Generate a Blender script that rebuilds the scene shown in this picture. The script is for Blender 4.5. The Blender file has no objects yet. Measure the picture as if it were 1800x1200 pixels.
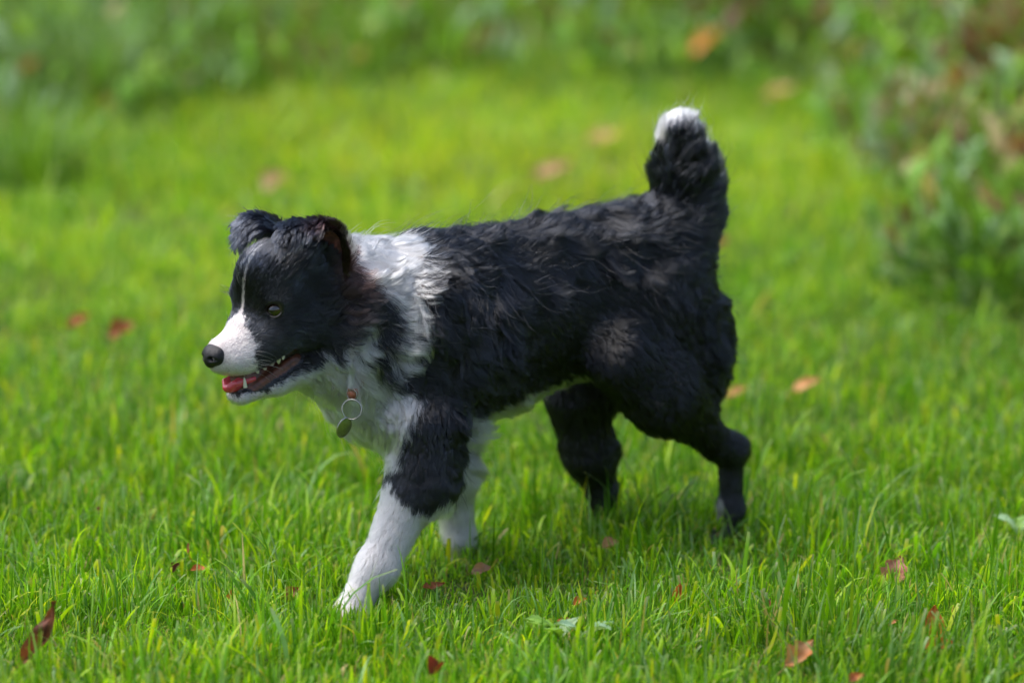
import bpy, math, random
import numpy as np
from mathutils import Vector, kdtree

# ------------------------------------------------------------------ camera, world, sun, exposure
sc = bpy.context.scene
COL = sc.collection
CAM_H, PITCH, FPX = 1.5, math.radians(12.8), 6750.0
cam_d = bpy.data.cameras.new("camera")
cam_d.sensor_width = 36.0
cam_d.lens = 135.0
cam_d.clip_start = 0.1
cam_d.clip_end = 500.0
cam = bpy.data.objects.new("camera", cam_d)
cam.location = (0, 0, CAM_H)
cam.rotation_euler = (math.radians(90) - PITCH, 0, 0)
COL.objects.link(cam)
sc.camera = cam
cam_d.dof.use_dof = True
cam_d.dof.focus_distance = 5.11
cam_d.dof.aperture_fstop = 1.9

SUN_EL, SUN_AZ = math.radians(66), math.radians(-85)      # high sun behind thin cloud, from behind right
world = bpy.data.worlds.new("World")
sc.world = world
world.use_nodes = True
wn = world.node_tree
wn.nodes.clear()
sky = wn.nodes.new("ShaderNodeTexSky")
sky.sky_type = 'NISHITA'
sky.sun_disc = False
sky.sun_elevation = SUN_EL
sky.sun_rotation = SUN_AZ
sky.dust_density = 4.0
bg = wn.nodes.new("ShaderNodeBackground")
bg.inputs['Strength'].default_value = 0.13
wo = wn.nodes.new("ShaderNodeOutputWorld")
wn.links.new(sky.outputs[0], bg.inputs[0])
wn.links.new(bg.outputs[0], wo.inputs[0])

sun_d = bpy.data.lights.new("sun", 'SUN')
sun_d.energy = 2.0
sun_d.angle = math.radians(55)
sun_d.color = (1.0, 0.99, 0.97)
sun = bpy.data.objects.new("sun", sun_d)
sdir = Vector((math.sin(SUN_AZ) * math.cos(SUN_EL), math.cos(SUN_AZ) * math.cos(SUN_EL), math.sin(SUN_EL)))
sun.rotation_euler = sdir.to_track_quat('Z', 'Y').to_euler()
sun.location = sdir * 20
COL.objects.link(sun)

sc.view_settings.view_transform = 'Standard'
sc.view_settings.look = 'None'
sc.view_settings.gamma = 1.0
sc.view_settings.exposure = 1.15
sc.render.engine = 'CYCLES'
cy = sc.cycles
cy.max_bounces = 8
cy.diffuse_bounces = 3
cy.glossy_bounces = 3
cy.transmission_bounces = 5
cy.transparent_max_bounces = 8
cy.use_adaptive_sampling = True
cy.adaptive_threshold = 0.02
cy.use_denoising = True
try:
    cy.denoiser = 'OPENIMAGEDENOISE'
    cy.denoising_input_passes = 'RGB_ALBEDO_NORMAL'
except Exception:
    pass

# ------------------------------------------------------------------ small helpers
SP, CP = math.sin(PITCH), math.cos(PITCH)
def ray(px, py):
    x, y = (px - 900.0) / FPX, (600.0 - py) / FPX
    return np.array([x, CP + y * SP, y * CP - SP])
CAMP = np.array([0, 0, CAM_H])
def on_plane(px, py, c, n, off):
    d = ray(px, py)
    t = (np.dot(n, c) + off - np.dot(n, CAMP)) / np.dot(n, d)
    return CAMP + d * t
def on_ground(px, py, z=0.0):
    d = ray(px, py)
    return CAMP + d * ((z - CAM_H) / d[2])
def project(P):
    q = P - CAMP
    dep = q[..., 1] * CP - q[..., 2] * SP
    u = q[..., 1] * SP + q[..., 2] * CP
    return np.stack([900 + FPX * q[..., 0] / dep, 600 - FPX * u / dep], -1)
def mscale(P):
    q = P - CAMP
    return FPX / (q[1] * CP - q[2] * SP)        # pixels per metre there
def nrm(v):
    v = np.asarray(v, float)
    return v / (np.linalg.norm(v, axis=-1, keepdims=True) + 1e-12)

def tag(o, label=None, cat=None, group=None, kind=None):
    if label: o['label'] = label
    if cat: o['category'] = cat
    if group: o['group'] = group
    if kind: o['kind'] = kind
    return o
def link(o, parent=None):
    COL.objects.link(o)
    if parent: o.parent = parent
    return o
def mesh_np(name, V, F, mat=None, parent=None, smooth=True, attrs=None, mats=None, matidx=None):
    """V (n,3); F (m,3) or (m,4); attrs {name:(n,4) colour per vertex}"""
    me = bpy.data.meshes.new(name)
    V = np.asarray(V, np.float32); F = np.asarray(F, np.int32)
    me.vertices.add(len(V)); me.vertices.foreach_set("co", V.ravel())
    k = F.shape[1]
    me.loops.add(F.size); me.loops.foreach_set("vertex_index", F.ravel())
    me.polygons.add(len(F))
    me.polygons.foreach_set("loop_start", np.arange(0, F.size, k, dtype=np.int32))
    if smooth: me.polygons.foreach_set("use_smooth", np.ones(len(F), bool))
    if matidx is not None: me.polygons.foreach_set("material_index", matidx.astype(np.int32))
    for an, av in (attrs or {}).items():
        a = me.attributes.new(an, 'FLOAT_COLOR', 'POINT')
        a.data.foreach_set("color", np.asarray(av, np.float32).ravel())
    me.update(calc_edges=True)
    me.validate()
    for m in (mats or ([mat] if mat else [])): me.materials.append(m)
    o = bpy.data.objects.new(name, me)
    return link(o, parent)
def new_mat(name):
    m = bpy.data.materials.new(name); m.use_nodes = True
    m.node_tree.nodes.clear()
    out = m.node_tree.nodes.new("ShaderNodeOutputMaterial")
    return m, m.node_tree, out
def pbr(name, col, rough=0.5, metal=0.0, spec=0.5, coat=0.0, sss=0.0, bump=None, noise_col=None, scale=50):
    m, nt, out = new_mat(name)
    b = nt.nodes.new("ShaderNodeBsdfPrincipled")
    b.inputs['Base Color'].default_value = (*col, 1)
    b.inputs['Roughness'].default_value = rough
    b.inputs['Metallic'].default_value = metal
    b.inputs['Specular IOR Level'].default_value = spec
    b.inputs['Coat Weight'].default_value = coat
    if coat: b.inputs['Coat Roughness'].default_value = 0.08
    if sss:
        b.inputs['Subsurface Weight'].default_value = sss
        b.inputs['Subsurface Radius'].default_value = (0.004, 0.0015, 0.001)
        b.inputs['Subsurface Scale'].default_value = 1.0
    tc = nt.nodes.new("ShaderNodeTexCoord")
    if noise_col:
        n = nt.nodes.new("ShaderNodeTexNoise"); n.inputs['Scale'].default_value = scale; n.inputs['Detail'].default_value = 4
        nt.links.new(tc.outputs['Object'], n.inputs['Vector'])
        r = nt.nodes.new("ShaderNodeValToRGB")
        r.color_ramp.elements[0].position = 0.35; r.color_ramp.elements[0].color = (*col, 1)
        r.color_ramp.elements[1].position = 0.65; r.color_ramp.elements[1].color = (*noise_col, 1)
        nt.links.new(n.outputs['Fac'], r.inputs[0]); nt.links.new(r.outputs[0], b.inputs['Base Color'])
    if bump:
        v = nt.nodes.new("ShaderNodeTexVoronoi"); v.inputs['Scale'].default_value = bump[0]
        nt.links.new(tc.outputs['Object'], v.inputs['Vector'])
        bp = nt.nodes.new("ShaderNodeBump"); bp.inputs['Strength'].default_value = bump[1]; bp.inputs['Distance'].default_value = 0.001
        nt.links.new(v.outputs['Distance'], bp.inputs['Height']); nt.links.new(bp.outputs[0], b.inputs['Normal'])
    nt.links.new(b.outputs[0], out.inputs[0])
    return m
_perm = np.random.RandomState(7).permutation(4096).astype(np.int64)
_rv = np.random.RandomState(8).rand(4096)
def vnoise(P, scale, seed=0):
    """value noise 0..1 for (n,2|3) points"""
    P = np.asarray(P, float) * scale + seed * 17.31
    if P.shape[-1] == 2: P = np.concatenate([P, np.zeros(P.shape[:-1] + (1,))], -1)
    I = np.floor(P).astype(np.int64); f = P - I; f = f * f * (3 - 2 * f)
    def h(a, b, c): return _rv[_perm[(_perm[(_perm[a & 4095] + b) & 4095] + c) & 4095]]
    r = 0
    for dx in (0, 1):
        for dy in (0, 1):
            for dz in (0, 1):
                w = (f[..., 0] if dx else 1 - f[..., 0]) * (f[..., 1] if dy else 1 - f[..., 1]) * (f[..., 2] if dz else 1 - f[..., 2])
                r = r + w * h(I[..., 0] + dx, I[..., 1] + dy, I[..., 2] + dz)
    return r
def fbm(P, scale, seed=0, oct=3):
    r = 0; a = 0.5; t = 0
    for i in range(oct):
        r = r + a * vnoise(P, scale * 2 ** i, seed + i * 3); t += a; a *= 0.5
    return r / t
# ------------------------------------------------------------------ the dog: frames
TH, PHI = math.radians(35), math.radians(42)            # heading of the body and of the head, turned towards the lens
F = np.array([-math.cos(TH), -math.sin(TH), 0.0]); L = np.array([math.sin(TH), -math.cos(TH), 0.0]); U = np.array([0, 0, 1.0])
DC = np.array([0.034, 5.23, 0.0])
FH = np.array([-math.cos(PHI), -math.sin(PHI), 0.0]); LH = np.array([math.sin(PHI), -math.cos(PHI), 0.0])
def B(px, py, t=0.0): return on_plane(px, py, DC, L, t)
HC = B(500, 520, 0.0)
def H(px, py, t=0.0): return on_plane(px, py, HC, LH, t)
BF = np.stack([F, L, U]); HF = np.stack([FH, LH, U])

# every primitive: kind, geometry, blend, fur length (m), flow, lift
PR = []
def cap(fr, a, b, ra, rb, k=0.03, fur=0.03, flow=None, lift=0.25, flat=None, op='+', tagn=''):
    A = fr(*a); Bp = fr(*b)
    s = mscale(A)
    if flow is None: fl = nrm(Bp - A)
    else: fl = nrm(np.array(flow) @ (BF if fr is B else HF))
    PR.append(dict(t='c', a=A, b=Bp, ra=ra / s, rb=rb / s, k=k, fur=fur, flow=fl, lift=lift, flat=flat, op=op, tag=tagn))
def ell(fr, c, r, k=0.03, fur=0.03, flow=(-1, 0, -0.3), lift=0.25, op='+', tagn='', rot=None):
    C_ = fr(*c); s = mscale(C_); M = BF if fr is B else HF
    fl = nrm(np.array(flow) @ M)
    if rot is not None:                                 # pitch of the ellipsoid about the lateral axis, radians (nose down positive)
        ca, sa = math.cos(rot), math.sin(rot)
        M = np.stack([M[0] * ca - M[2] * sa, M[1], M[0] * sa + M[2] * ca])
    PR.append(dict(t='e', c=C_, r=np.array(r) / s, M=M, k=k, fur=fur, flow=fl, lift=lift, op=op, tag=tagn, flat=None))

# torso
ell(B, (800, 585, 0), (120, 100, 150), 0.04, 0.072, (-1, 0, -0.6))
ell(B, (930, 552, 0), (140, 96, 118), 0.04, 0.072, (-1, 0, -0.6))
ell(B, (1050, 515, 0), (130, 86, 106), 0.04, 0.068, (-1, 0, -0.6))
ell(B, (1150, 490, 0), (90, 84, 98), 0.04, 0.036, (-1, 0, -0.7))
cap(B, (780, 472, 0), (1150, 402, 0), 34, 34, 0.05, 0.062, (-1, 0.25, -0.15), 0.28)          # spine
# shoulders and chest
for sgn in (1, -1):
    ell(B, (775, 600, .065 * sgn), (68, 30, 120), 0.03, 0.036, (-0.35, 0, -1), tagn='shoulder')
ell(B, (690, 680, 0), (62, 70, 100), 0.05, 0.040, (0.1, 0, -1), 0.3, tagn='chest')
cap(B, (640, 568, 0), (755, 572, 0), 92, 110, 0.05, 0.050, (-0.9, 0, -0.55), 0.35, tagn='neck')
cap(B, (600, 505, 0), (720, 518, 0), 70, 78, 0.05, 0.045, (-1, 0, 0.0), 0.4, tagn='neck')
cap(B, (590, 630, 0), (660, 680, 0), 58, 75, 0.05, 0.040, (-0.55, 0, -0.9), 0.3, tagn='throat')
# near front leg, reaching forward
cap(B, (745, 740, .070), (742, 845, .073), 58, 50, 0.035, 0.020, None, 0.3, tagn='foreleg')
cap(B, (770, 780, .068), (775, 822, .070), 32, 22, 0.02, 0.020, None, 0.3, tagn='foreleg')
cap(B, (738, 835, .073), (664, 998, .076), 43, 29, 0.03, 0.015, None, 0.35, tagn='foreleg')
cap(B, (662, 995, .076), (620, 1066, .078), 30, 24, 0.02, 0.012, None, 0.3, tagn='foreleg')
ell(B, (612, 1082, .078), (36, 26, 19), 0.02, 0.006, (1, 0, -0.6), tagn='paw')
for i, (dx, t) in enumerate(((0, .060), (-4, .071), (-2, .083), (4, .094))):
    cap(B, (612 + dx, 1078, t), (590 + dx, 1096, t), 11, 10, 0.008, 0.004, None, 0.15, tagn='paw')
# far front leg, standing
cap(B, (770, 720, -.060), (790, 830, -.060), 52, 38, 0.035, 0.022, None, 0.3, tagn='foreleg')
cap(B, (795, 830, -.060), (806, 945, -.060), 32, 22, 0.03, 0.016, None, 0.4, tagn='foreleg')
cap(B, (806, 945, -.060), (806, 995, -.060), 24, 23, 0.02, 0.007, None, 0.2, tagn='foreleg')
ell(B, (794, 1003, -.060), (30, 25, 17), 0.02, 0.006, (1, 0, -0.6), tagn='paw')
for t in (-.076, -.065, -.054, -.044):
    cap(B, (786, 1003, t), (768, 1014, t), 10, 9, 0.008, 0.004, None, 0.15, tagn='paw')
# near hind leg, pushing off behind
ell(B, (1160, 590, .055), (88, 44, 120), 0.04, 0.030, (-0.5, 0, -1), 0.25, tagn='thigh')
cap(B, (1088, 628, .080), (1165, 695, .080), 54, 54, 0.04, 0.022, (-0.6, 0, -0.7), 0.25, tagn='thigh')
cap(B, (1165, 690, .080), (1262, 780, .072), 56, 23, 0.035, 0.018, None, 0.25, tagn='thigh')
cap(B, (1222, 555, .035), (1240, 690, .05), 48, 24, 0.04, 0.026, (-0.5, 0, -0.9), 0.3, tagn='breech')
ell(B, (1230, 606, .035), (42, 38, 60), 0.04, 0.034, (-0.8, 0, -0.5), 0.5, tagn='breech')
cap(B, (1262, 780, .072), (1290, 788, .072), 21, 17, 0.02, 0.012, (-0.3, 0, -1), 0.2, tagn='hock')
cap(B, (1284, 790, .072), (1285, 895, .070), 21, 17, 0.02, 0.010, None, 0.2, tagn='hock')
cap(B, (1284, 895, .070), (1276, 935, .070), 20, 20, 0.02, 0.008, None, 0.2, tagn='paw')
ell(B, (1266, 946, .070), (28, 22, 14), 0.02, 0.006, (1, 0, -0.6), tagn='paw')
for t in (.056, .066, .076, .086):
    cap(B, (1258, 946, t), (1240, 952, t), 9, 8, 0.008, 0.004, None, 0.15, tagn='paw')
# far hind leg, under the belly
ell(B, (1060, 620, -.055), (75, 40, 100), 0.04, 0.028, (-0.5, 0, -1), tagn='thigh')
cap(B, (1008, 690, -.070), (1035, 790, -.068), 52, 40, 0.035, 0.018, None, 0.25, tagn='thigh')
cap(B, (1035, 790, -.068), (1060, 870, -.066), 38, 22, 0.03, 0.012, None, 0.2, tagn='hock')
cap(B, (1062, 865, -.066), (1048, 940, -.066), 22, 17, 0.02, 0.010, None, 0.2, tagn='hock')
cap(B, (1048, 940, -.066), (1040, 965, -.066), 18, 18, 0.02, 0.008, None, 0.2, tagn='paw')
ell(B, (1030, 972, -.066), (28, 22, 14), 0.02, 0.006, (1, 0, -0.6), tagn='paw')
for t in (-.080, -.070, -.060, -.050):
    cap(B, (1022, 972, t), (1004, 980, t), 9, 8, 0.008, 0.004, None, 0.15, tagn='paw')
# belly tuck
cap(B, (790, 696, 0), (890, 682, 0), 46, 34, 0.05, 0.055, (-0.6, 0, -0.9), 0.4, tagn='belly')
cap(B, (900, 662, 0), (1030, 622, 0), 32, 28, 0.05, 0.032, (-0.8, 0, -0.7), 0.35, tagn='belly')
# tail
cap(B, (1180, 440, 0), (1209, 375, 0), 55, 49, 0.04, 0.038, (-0.9, 0.1, 0.45), 0.3, tagn='tail')
cap(B, (1209, 375, 0), (1202, 305, 0), 47, 43, 0.03, 0.031, (-0.75, 0.1, 0.7), 0.3, tagn='tail')
cap(B, (1202, 305, 0), (1194, 242, 0), 43, 33, 0.03, 0.034, (-0.25, 0.1, 1), 0.3, tagn='tail')

# head
ell(H, (540, 492, 0), (86, 64, 72), 0.03, 0.018, (-1, 0, 0.15), 0.2, tagn='head')
ell(H, (464, 500, 0), (44, 54, 52), 0.03, 0.013, (-0.7, 0, 0.7), 0.18, tagn='head')
ell(H, (486, 468, 0), (50, 54, 40), 0.03, 0.016, (-0.7, 0, 0.7), 0.22, tagn='head')
cap(H, (478, 535, 0), (438, 578, 0), 40, 31, 0.03, 0.007, (-0.8, 0, 0.6), 0.12, tagn='head')          # stop
for sgn in (1, -1):
    ell(H, (463 + 29 * sgn, 522 + 8 * sgn, .031 * sgn), (30, 17, 16), 0.022, 0.007, (-0.9, 0.2 * sgn, 0.4), 0.15, tagn='head')     # brow
    ell(H, (520 + 30 * sgn, 562 + 8 * sgn, .030 * sgn), (60, 27, 36), 0.03, 0.022, (-1, 0, -0.15), 0.2, tagn='cheek')
    ell(H, (468 + 24 * sgn, 572 + 6 * sgn, .024 * sgn), (44, 20, 24), 0.025, 0.008, (-1, 0.1 * sgn, -0.1), 0.15, tagn='cheek')
    ell(H, (578 + 26 * sgn, 562 + 8 * sgn, .028 * sgn), (48, 36, 58), 0.03, 0.032, (-1, 0, -0.35), 0.4, tagn='cheek')
    cap(H, (462 + 18 * sgn, 598 + 4 * sgn, .021 * sgn), (400 + 11 * sgn, 631 + 3 * sgn, .012 * sgn), 31, 22, 0.02, 0.006, (-1, 0.2 * sgn, 0), 0.12, tagn='muzzle')
    cap(H, (505 + 22 * sgn, 590 + 5 * sgn, .027 * sgn), (418 + 14 * sgn, 635 + 3 * sgn, .018 * sgn), 16, 14, 0.016, 0.006, (-1, 0, -0.3), 0.12, tagn='muzzle')  # lip
cap(H, (384, 640, 0), (420, 644, 0), 13, 13, 0.012, 0.004, (-1, 0, -0.3), 0.12, tagn='muzzle')
cap(H, (455, 586, 0), (388, 617, 0), 33, 23, 0.02, 0.005, (-1, 0, 0.5), 0.10, tagn='muzzle')
# lower jaw
for sgn in (1, -1):
    cap(H, (420 + 9 * sgn, 693 + 2 * sgn, .008 * sgn), (470 + 15 * sgn, 672 + 3 * sgn, .015 * sgn), 12, 14, 0.012, 0.007, (-1, 0, -0.4), 0.15, tagn='jaw')
    cap(H, (470 + 15 * sgn, 672 + 3 * sgn, .015 * sgn), (545 + 24 * sgn, 620 + 4 * sgn, .026 * sgn), 14, 26, 0.016, 0.012, (-1, 0, -0.4), 0.2, tagn='jaw')
cap(H, (422, 695, 0), (480, 674, 0), 12, 16, 0.012, 0.008, (-1, 0, -0.4), 0.15, tagn='jaw')
cap(H, (500, 655, 0), (590, 625, 0), 22, 54, 0.03, 0.020, (-1, 0, -0.5), 0.25, tagn='jaw')
# swellings the ears grow from; the ear leaves themselves follow the field below
ell(H, (562, 452, .034), (36, 18, 30), 0.02, 0.015, (-0.6, 0, 0.8), 0.5, tagn='ear')
ell(H, (504, 440, -.032), (32, 18, 30), 0.02, 0.022, (-0.6, 0, 0.8), 0.5, tagn='ear')
# cuts
for sgn in (1, -1):
    cap(H, (438 + 18 * sgn, 660 + 5 * sgn, .026 * sgn), (488 + 27 * sgn, 613 + 7 * sgn, .037 * sgn), 13, 9, 0.005, 0.0, op='-', tagn='mouthcut')
cap(H, (582, 478, .058), (572, 452, .056), 8, 12, 0.008, 0.0, op='-', tagn='earhole')
def prim_dist(p, P):
    if p['t'] == 'c':
        a, b = p['a'].astype(np.float32), p['b'].astype(np.float32)
        ab = b - a; q = P - a
        h = np.clip((q @ ab) / (ab @ ab), 0, 1)
        d = q - h[..., None] * ab
        rr = p['ra'] + (p['rb'] - p['ra']) * h
        if p['flat'] is not None:
            n, s = p['flat']; n = n.astype(np.float32)
            dn = d @ n
            d = d + (dn * (s - 1))[..., None] * n
            ln = np.linalg.norm(d, axis=-1)
            return (ln - rr) / (1 + (s - 1) * np.abs(dn) * s / (ln + 1e-6))
        return np.linalg.norm(d, axis=-1) - rr
    q = (P - p['c'].astype(np.float32)) @ p['M'].T.astype(np.float32)
    r = p['r'].astype(np.float32)
    k0 = np.linalg.norm(q / r, axis=-1); k1 = np.linalg.norm(q / (r * r), axis=-1)
    return k0 * (k0 - 1) / (k1 + 1e-9)
def field(P):
    P = np.asarray(P, np.float32); D = np.full(P.shape[:-1], 0.04, np.float32)
    for p in sorted(PR, key=lambda q: ('+', '-', '++').index(q['op'])):
        d = prim_dist(p, P); k = p['k']
        if p['op'] == '-': d = -d
        hh = np.maximum(k - np.abs(D - d), 0) / k
        D = (np.maximum(D, d) + hh * hh * k * 0.25) if p['op'] == '-' else (np.minimum(D, d) - hh * hh * k * 0.25)
    return D
def march(o, d, t0=0.0, t1=0.12, n=600):
    ts = np.linspace(t0, t1, n); f = field(o + ts[:, None] * d)
    i = np.argmax(f < 0)
    return o + ts[i] * d
def ray_hit(px, py, far=5.6):
    d = ray(px, py); t = np.linspace(4.5, far, 1500)
    f = field(CAMP + t[:, None] * d)
    return CAMP + d * t[np.argmax(f < 0)]
EYE = {}
for sgn in (1, -1):
    p = H(449 + 32 * sgn, 536 + 8.5 * sgn, .036 * sgn)
    out = nrm(LH * sgn * 0.72 + FH * 0.69 + U * 0.05)
    EYE[sgn] = march(p + out * 0.03, -out, 0, 0.06)
    EYE[(sgn, 'n')] = out
for sgn in (1, -1):
    out = EYE[(sgn, 'n')]; sd = nrm(np.cross(U, out))
    up = np.cross(out, sd)
    PR.append(dict(t='e', c=EYE[sgn] + out * 0.001, r=np.array([0.0106, 0.0090, 0.0084]), M=np.stack([sd, up, out]),
                   k=0.003, fur=0, flow=-FH, lift=0, op='-', tag='socket', flat=None))

# inside of the mouth: tongue bed and gums down the middle
cap(H, (420, 668, 0), (505, 634, 0), 17, 12, 0.006, 0.0, (-1, 0, 0), 0, tagn='gum', op='++')
for sgn in (1, -1):
    cap(H, (432 + 12 * sgn, 678 + 3 * sgn, .0115 * sgn), (497 + 20 * sgn, 626 + 5 * sgn, .022 * sgn), 8, 7, 0.005, 0.0, (-1, 0, 0), 0, tagn='gum', op='++')

# ------------------------------------------------------------------ distance field and surface nets
def build_field(prims, frame, org, lo, hi, h):
    n = np.ceil((hi - lo) / h).astype(int) + 1
    D = np.full(n, 0.04, np.float32)
    ax = [lo[i] + h * np.arange(n[i]) for i in range(3)]
    for p in sorted(prims, key=lambda q: ('+', '-', '++').index(q['op'])):
        if p['t'] == 'c':
            pts = np.stack([p['a'], p['b']]); R = max(p['ra'], p['rb'])
        else:
            pts = p['c'][None]; R = p['r'].max()
        pad = R + p['k'] + 4 * h
        q = (pts - org) @ frame.T
        i0 = np.clip(((q.min(0) - pad - lo) / h).astype(int), 0, n - 1)
        i1 = np.clip(((q.max(0) + pad - lo) / h).astype(int) + 2, 1, n)
        sl = tuple(slice(a, b) for a, b in zip(i0, i1))
        g = np.stack(np.meshgrid(*[ax[i][sl[i]] for i in range(3)], indexing='ij'), -1).astype(np.float32)
        P = g @ frame.astype(np.float32) + org.astype(np.float32)
        d = prim_dist(p, P)
        o = D[sl]; k = p['k']
        if p['op'] != '-':
            hh = np.maximum(k - np.abs(o - d), 0) / k
            D[sl] = np.minimum(o, d) - hh * hh * k * 0.25
        else:
            d = -d
            hh = np.maximum(k - np.abs(o - d), 0) / k
            D[sl] = np.maximum(o, d) + hh * hh * k * 0.25
    return D
def surface_nets(D, lo, h):
    S = D < 0
    c = np.zeros(np.array(D.shape) - 1, np.int8)
    for dx in (0, 1):
        for dy in (0, 1):
            for dz in (0, 1):
                c += S[dx:D.shape[0] - 1 + dx, dy:D.shape[1] - 1 + dy, dz:D.shape[2] - 1 + dz]
    act = (c > 0) & (c < 8)
    I = np.argwhere(act)
    idx = np.full(act.shape, -1, np.int32); idx[act] = np.arange(len(I))
    acc = np.zeros((len(I), 3)); cnt = np.zeros(len(I))
    corners = [(a, b, c_) for a in (0, 1) for b in (0, 1) for c_ in (0, 1)]
    for a in range(8):
        for ax in range(3):
            ca = corners[a]
            if ca[ax]: continue
            cb = list(ca); cb[ax] = 1
            da = D[I[:, 0] + ca[0], I[:, 1] + ca[1], I[:, 2] + ca[2]]
            db = D[I[:, 0] + cb[0], I[:, 1] + cb[1], I[:, 2] + cb[2]]
            m = (da < 0) != (db < 0)
            t = np.where(m, da / (da - db + 1e-20), 0)
            pt = np.array(ca, float)[None] + 0 * t[:, None]
            pt[:, ax] = t
            acc[m] += pt[m]; cnt[m] += 1
    V = (I + acc / np.maximum(cnt, 1)[:, None]) * h + lo
    quads = []
    for ax in range(3):
        o1, o2 = [(1, 2), (2, 0), (0, 1)][ax]
        s0 = [slice(None)] * 3; s1 = [slice(None)] * 3
        s0[ax] = slice(0, -1); s1[ax] = slice(1, None)
        e = S[tuple(s0)] != S[tuple(s1)]
        E = np.argwhere(e)
        ok = (E[:, o1] > 0) & (E[:, o2] > 0) & (E[:, o1] < D.shape[o1] - 1) & (E[:, o2] < D.shape[o2] - 1)
        E = E[ok]
        inside = S[E[:, 0], E[:, 1], E[:, 2]]
        def g(d1, d2):
            J = E.copy(); J[:, o1] -= d1; J[:, o2] -= d2
            return idx[J[:, 0], J[:, 1], J[:, 2]]
        q = np.stack([g(1, 1), g(0, 1), g(0, 0), g(1, 0)], 1)
        q[~inside] = q[~inside][:, ::-1]
        quads.append(q)
    return V, np.concatenate(quads)

RES = 0.002
pts = np.concatenate([np.stack([p['a'], p['b']]) if p['t'] == 'c' else p['c'][None] for p in PR if p['op'] == '+'])
rad_ = np.concatenate([[p['ra'], p['rb']] if p['t'] == 'c' else [p['r'].max()] for p in PR if p['op'] == '+'])
q = (pts - DC) @ BF.T
lo = (q - rad_[:, None]).min(0) - 0.012; hi = (q + rad_[:, None]).max(0) + 0.012
D = build_field(PR, BF, DC, lo, hi, RES)
bv, bf = surface_nets(D, lo, RES)
bv = bv @ BF + DC
bf = bf[:, ::-1] if np.linalg.det(BF) < 0 else bf
del D
NB = len(bv)
def spline(Pc, n):
    Pc = np.array(Pc, float); m = len(Pc)
    u = np.linspace(0, m - 1, n); i = np.clip(u.astype(int), 0, m - 2); f = (u - i)[:, None]
    p0, p1, p2, p3 = Pc[np.clip(i - 1, 0, m - 1)], Pc[i], Pc[i + 1], Pc[np.clip(i + 2, 0, m - 1)]
    return 0.5 * (2 * p1 + (p2 - p0) * f + (2 * p0 - 5 * p1 + 4 * p2 - p3) * f ** 2 + (3 * p1 - p0 - 3 * p2 + p3) * f ** 3)
def ear_leaf(ctrl, wid, acr, opening):
    """a thin leaf of cartilage: upright, cupped, folded over forwards at half height"""
    nu, nv = 60, 36
    C_ = spline([H(*c) for c in ctrl], nu); W_ = spline([[w] for w in wid], nu)[:, 0]; A_ = nrm(spline(acr, nu))
    T_ = nrm(np.gradient(C_, axis=0)); A_ = nrm(A_ - T_ * np.sum(A_ * T_, 1)[:, None])
    N_ = nrm(np.cross(T_, A_))
    if np.dot(N_[5], opening) < 0: N_ = -N_                # N points out of the opening
    v = np.linspace(-1, 1, nv)
    th = 0.0022
    u = np.linspace(0, 1, nu)
    cup = (0.55 * (1 - u) + 0.12)[:, None] * W_[:, None] * (v[None] ** 2)
    mid = C_[:, None] + A_[:, None] * (v[None] * W_[:, None])[..., None] + N_[:, None] * cup[..., None]
    mid = mid + N_[:, None] * ((fbm(mid.reshape(-1, 3), 70, 3).reshape(nu, nv) - 0.5) * 0.006)[..., None]
    e = np.sqrt(np.clip(1 - np.abs(v) ** 4, 0.02, 1))[None, :, None] * np.sqrt(np.clip(1 - u ** 8, 0.02, 1))[:, None, None]
    outer = mid - N_[:, None] * th * e; inner = mid + N_[:, None] * th * e
    V = np.concatenate([outer.reshape(-1, 3), inner.reshape(-1, 3)])
    Q = []
    n0 = nu * nv
    for i in range(nu - 1):
        for j in range(nv - 1):
            a, b, c, d = i * nv + j, i * nv + j + 1, (i + 1) * nv + j + 1, (i + 1) * nv + j
            Q.append((a, b, c, d)); Q.append((n0 + d, n0 + c, n0 + b, n0 + a))
    for i in range(nu - 1):
        for j in (0, nv - 1):
            a, d = i * nv + j, (i + 1) * nv + j
            Q.append((a, d, n0 + d, n0 + a) if j == 0 else (n0 + a, n0 + d, d, a))
    for j in range(nv - 1):
        a, b = (nu - 1) * nv + j, (nu - 1) * nv + j + 1
        Q.append((a, b, n0 + b, n0 + a))
    Q = np.array(Q)
    fn_ = np.cross(V[Q[:, 2]] - V[Q[:, 0]], V[Q[:, 3]] - V[Q[:, 1]])
    if np.sum(fn_[0] * -N_[0]) < 0: Q = Q[:, ::-1]
    U_ = np.repeat(u[:, None], nv, 1).ravel(); Vv = np.repeat(v[None], nu, 0).ravel()
    return V, Q, np.tile(U_, 2), np.tile(Vv, 2), np.r_[np.zeros(n0), np.ones(n0)], np.tile(np.repeat(T_[:, None], nv, 1).reshape(-1, 3), (2, 1)), np.tile(np.repeat(A_[:, None], nv, 1).reshape(-1, 3), (2, 1))
A0 = nrm(-FH * 0.75 + LH * 0.65); A1 = nrm(-FH * 0.1 - LH * 0.95)
EL = [ear_leaf([(576, 482, .034), (579, 440, .042), (568, 408, .048), (546, 392, .053), (518, 404, .060), (496, 436, .064)],
               [.024, .029, .028, .026, .019, .003], [A0] * 6, nrm(LH * 0.75 + FH * 0.65)),
      ear_leaf([(502, 452, -.030), (492, 416, -.040), (476, 394, -.046), (452, 386, -.052), (430, 400, -.058), (419, 432, -.060)],
               [.024, .030, .032, .031, .024, .005], [A1] * 6, FH)]
EAT = []
for V_, Q_, u_, v_, in_, t_, a_ in EL:
    bf = np.concatenate([bf, Q_ + len(bv)]); bv = np.concatenate([bv, V_])
    EAT.append((u_, v_, in_, t_, a_))
print("body verts", len(bv), "faces", len(bf), "size", hi - lo)
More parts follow.
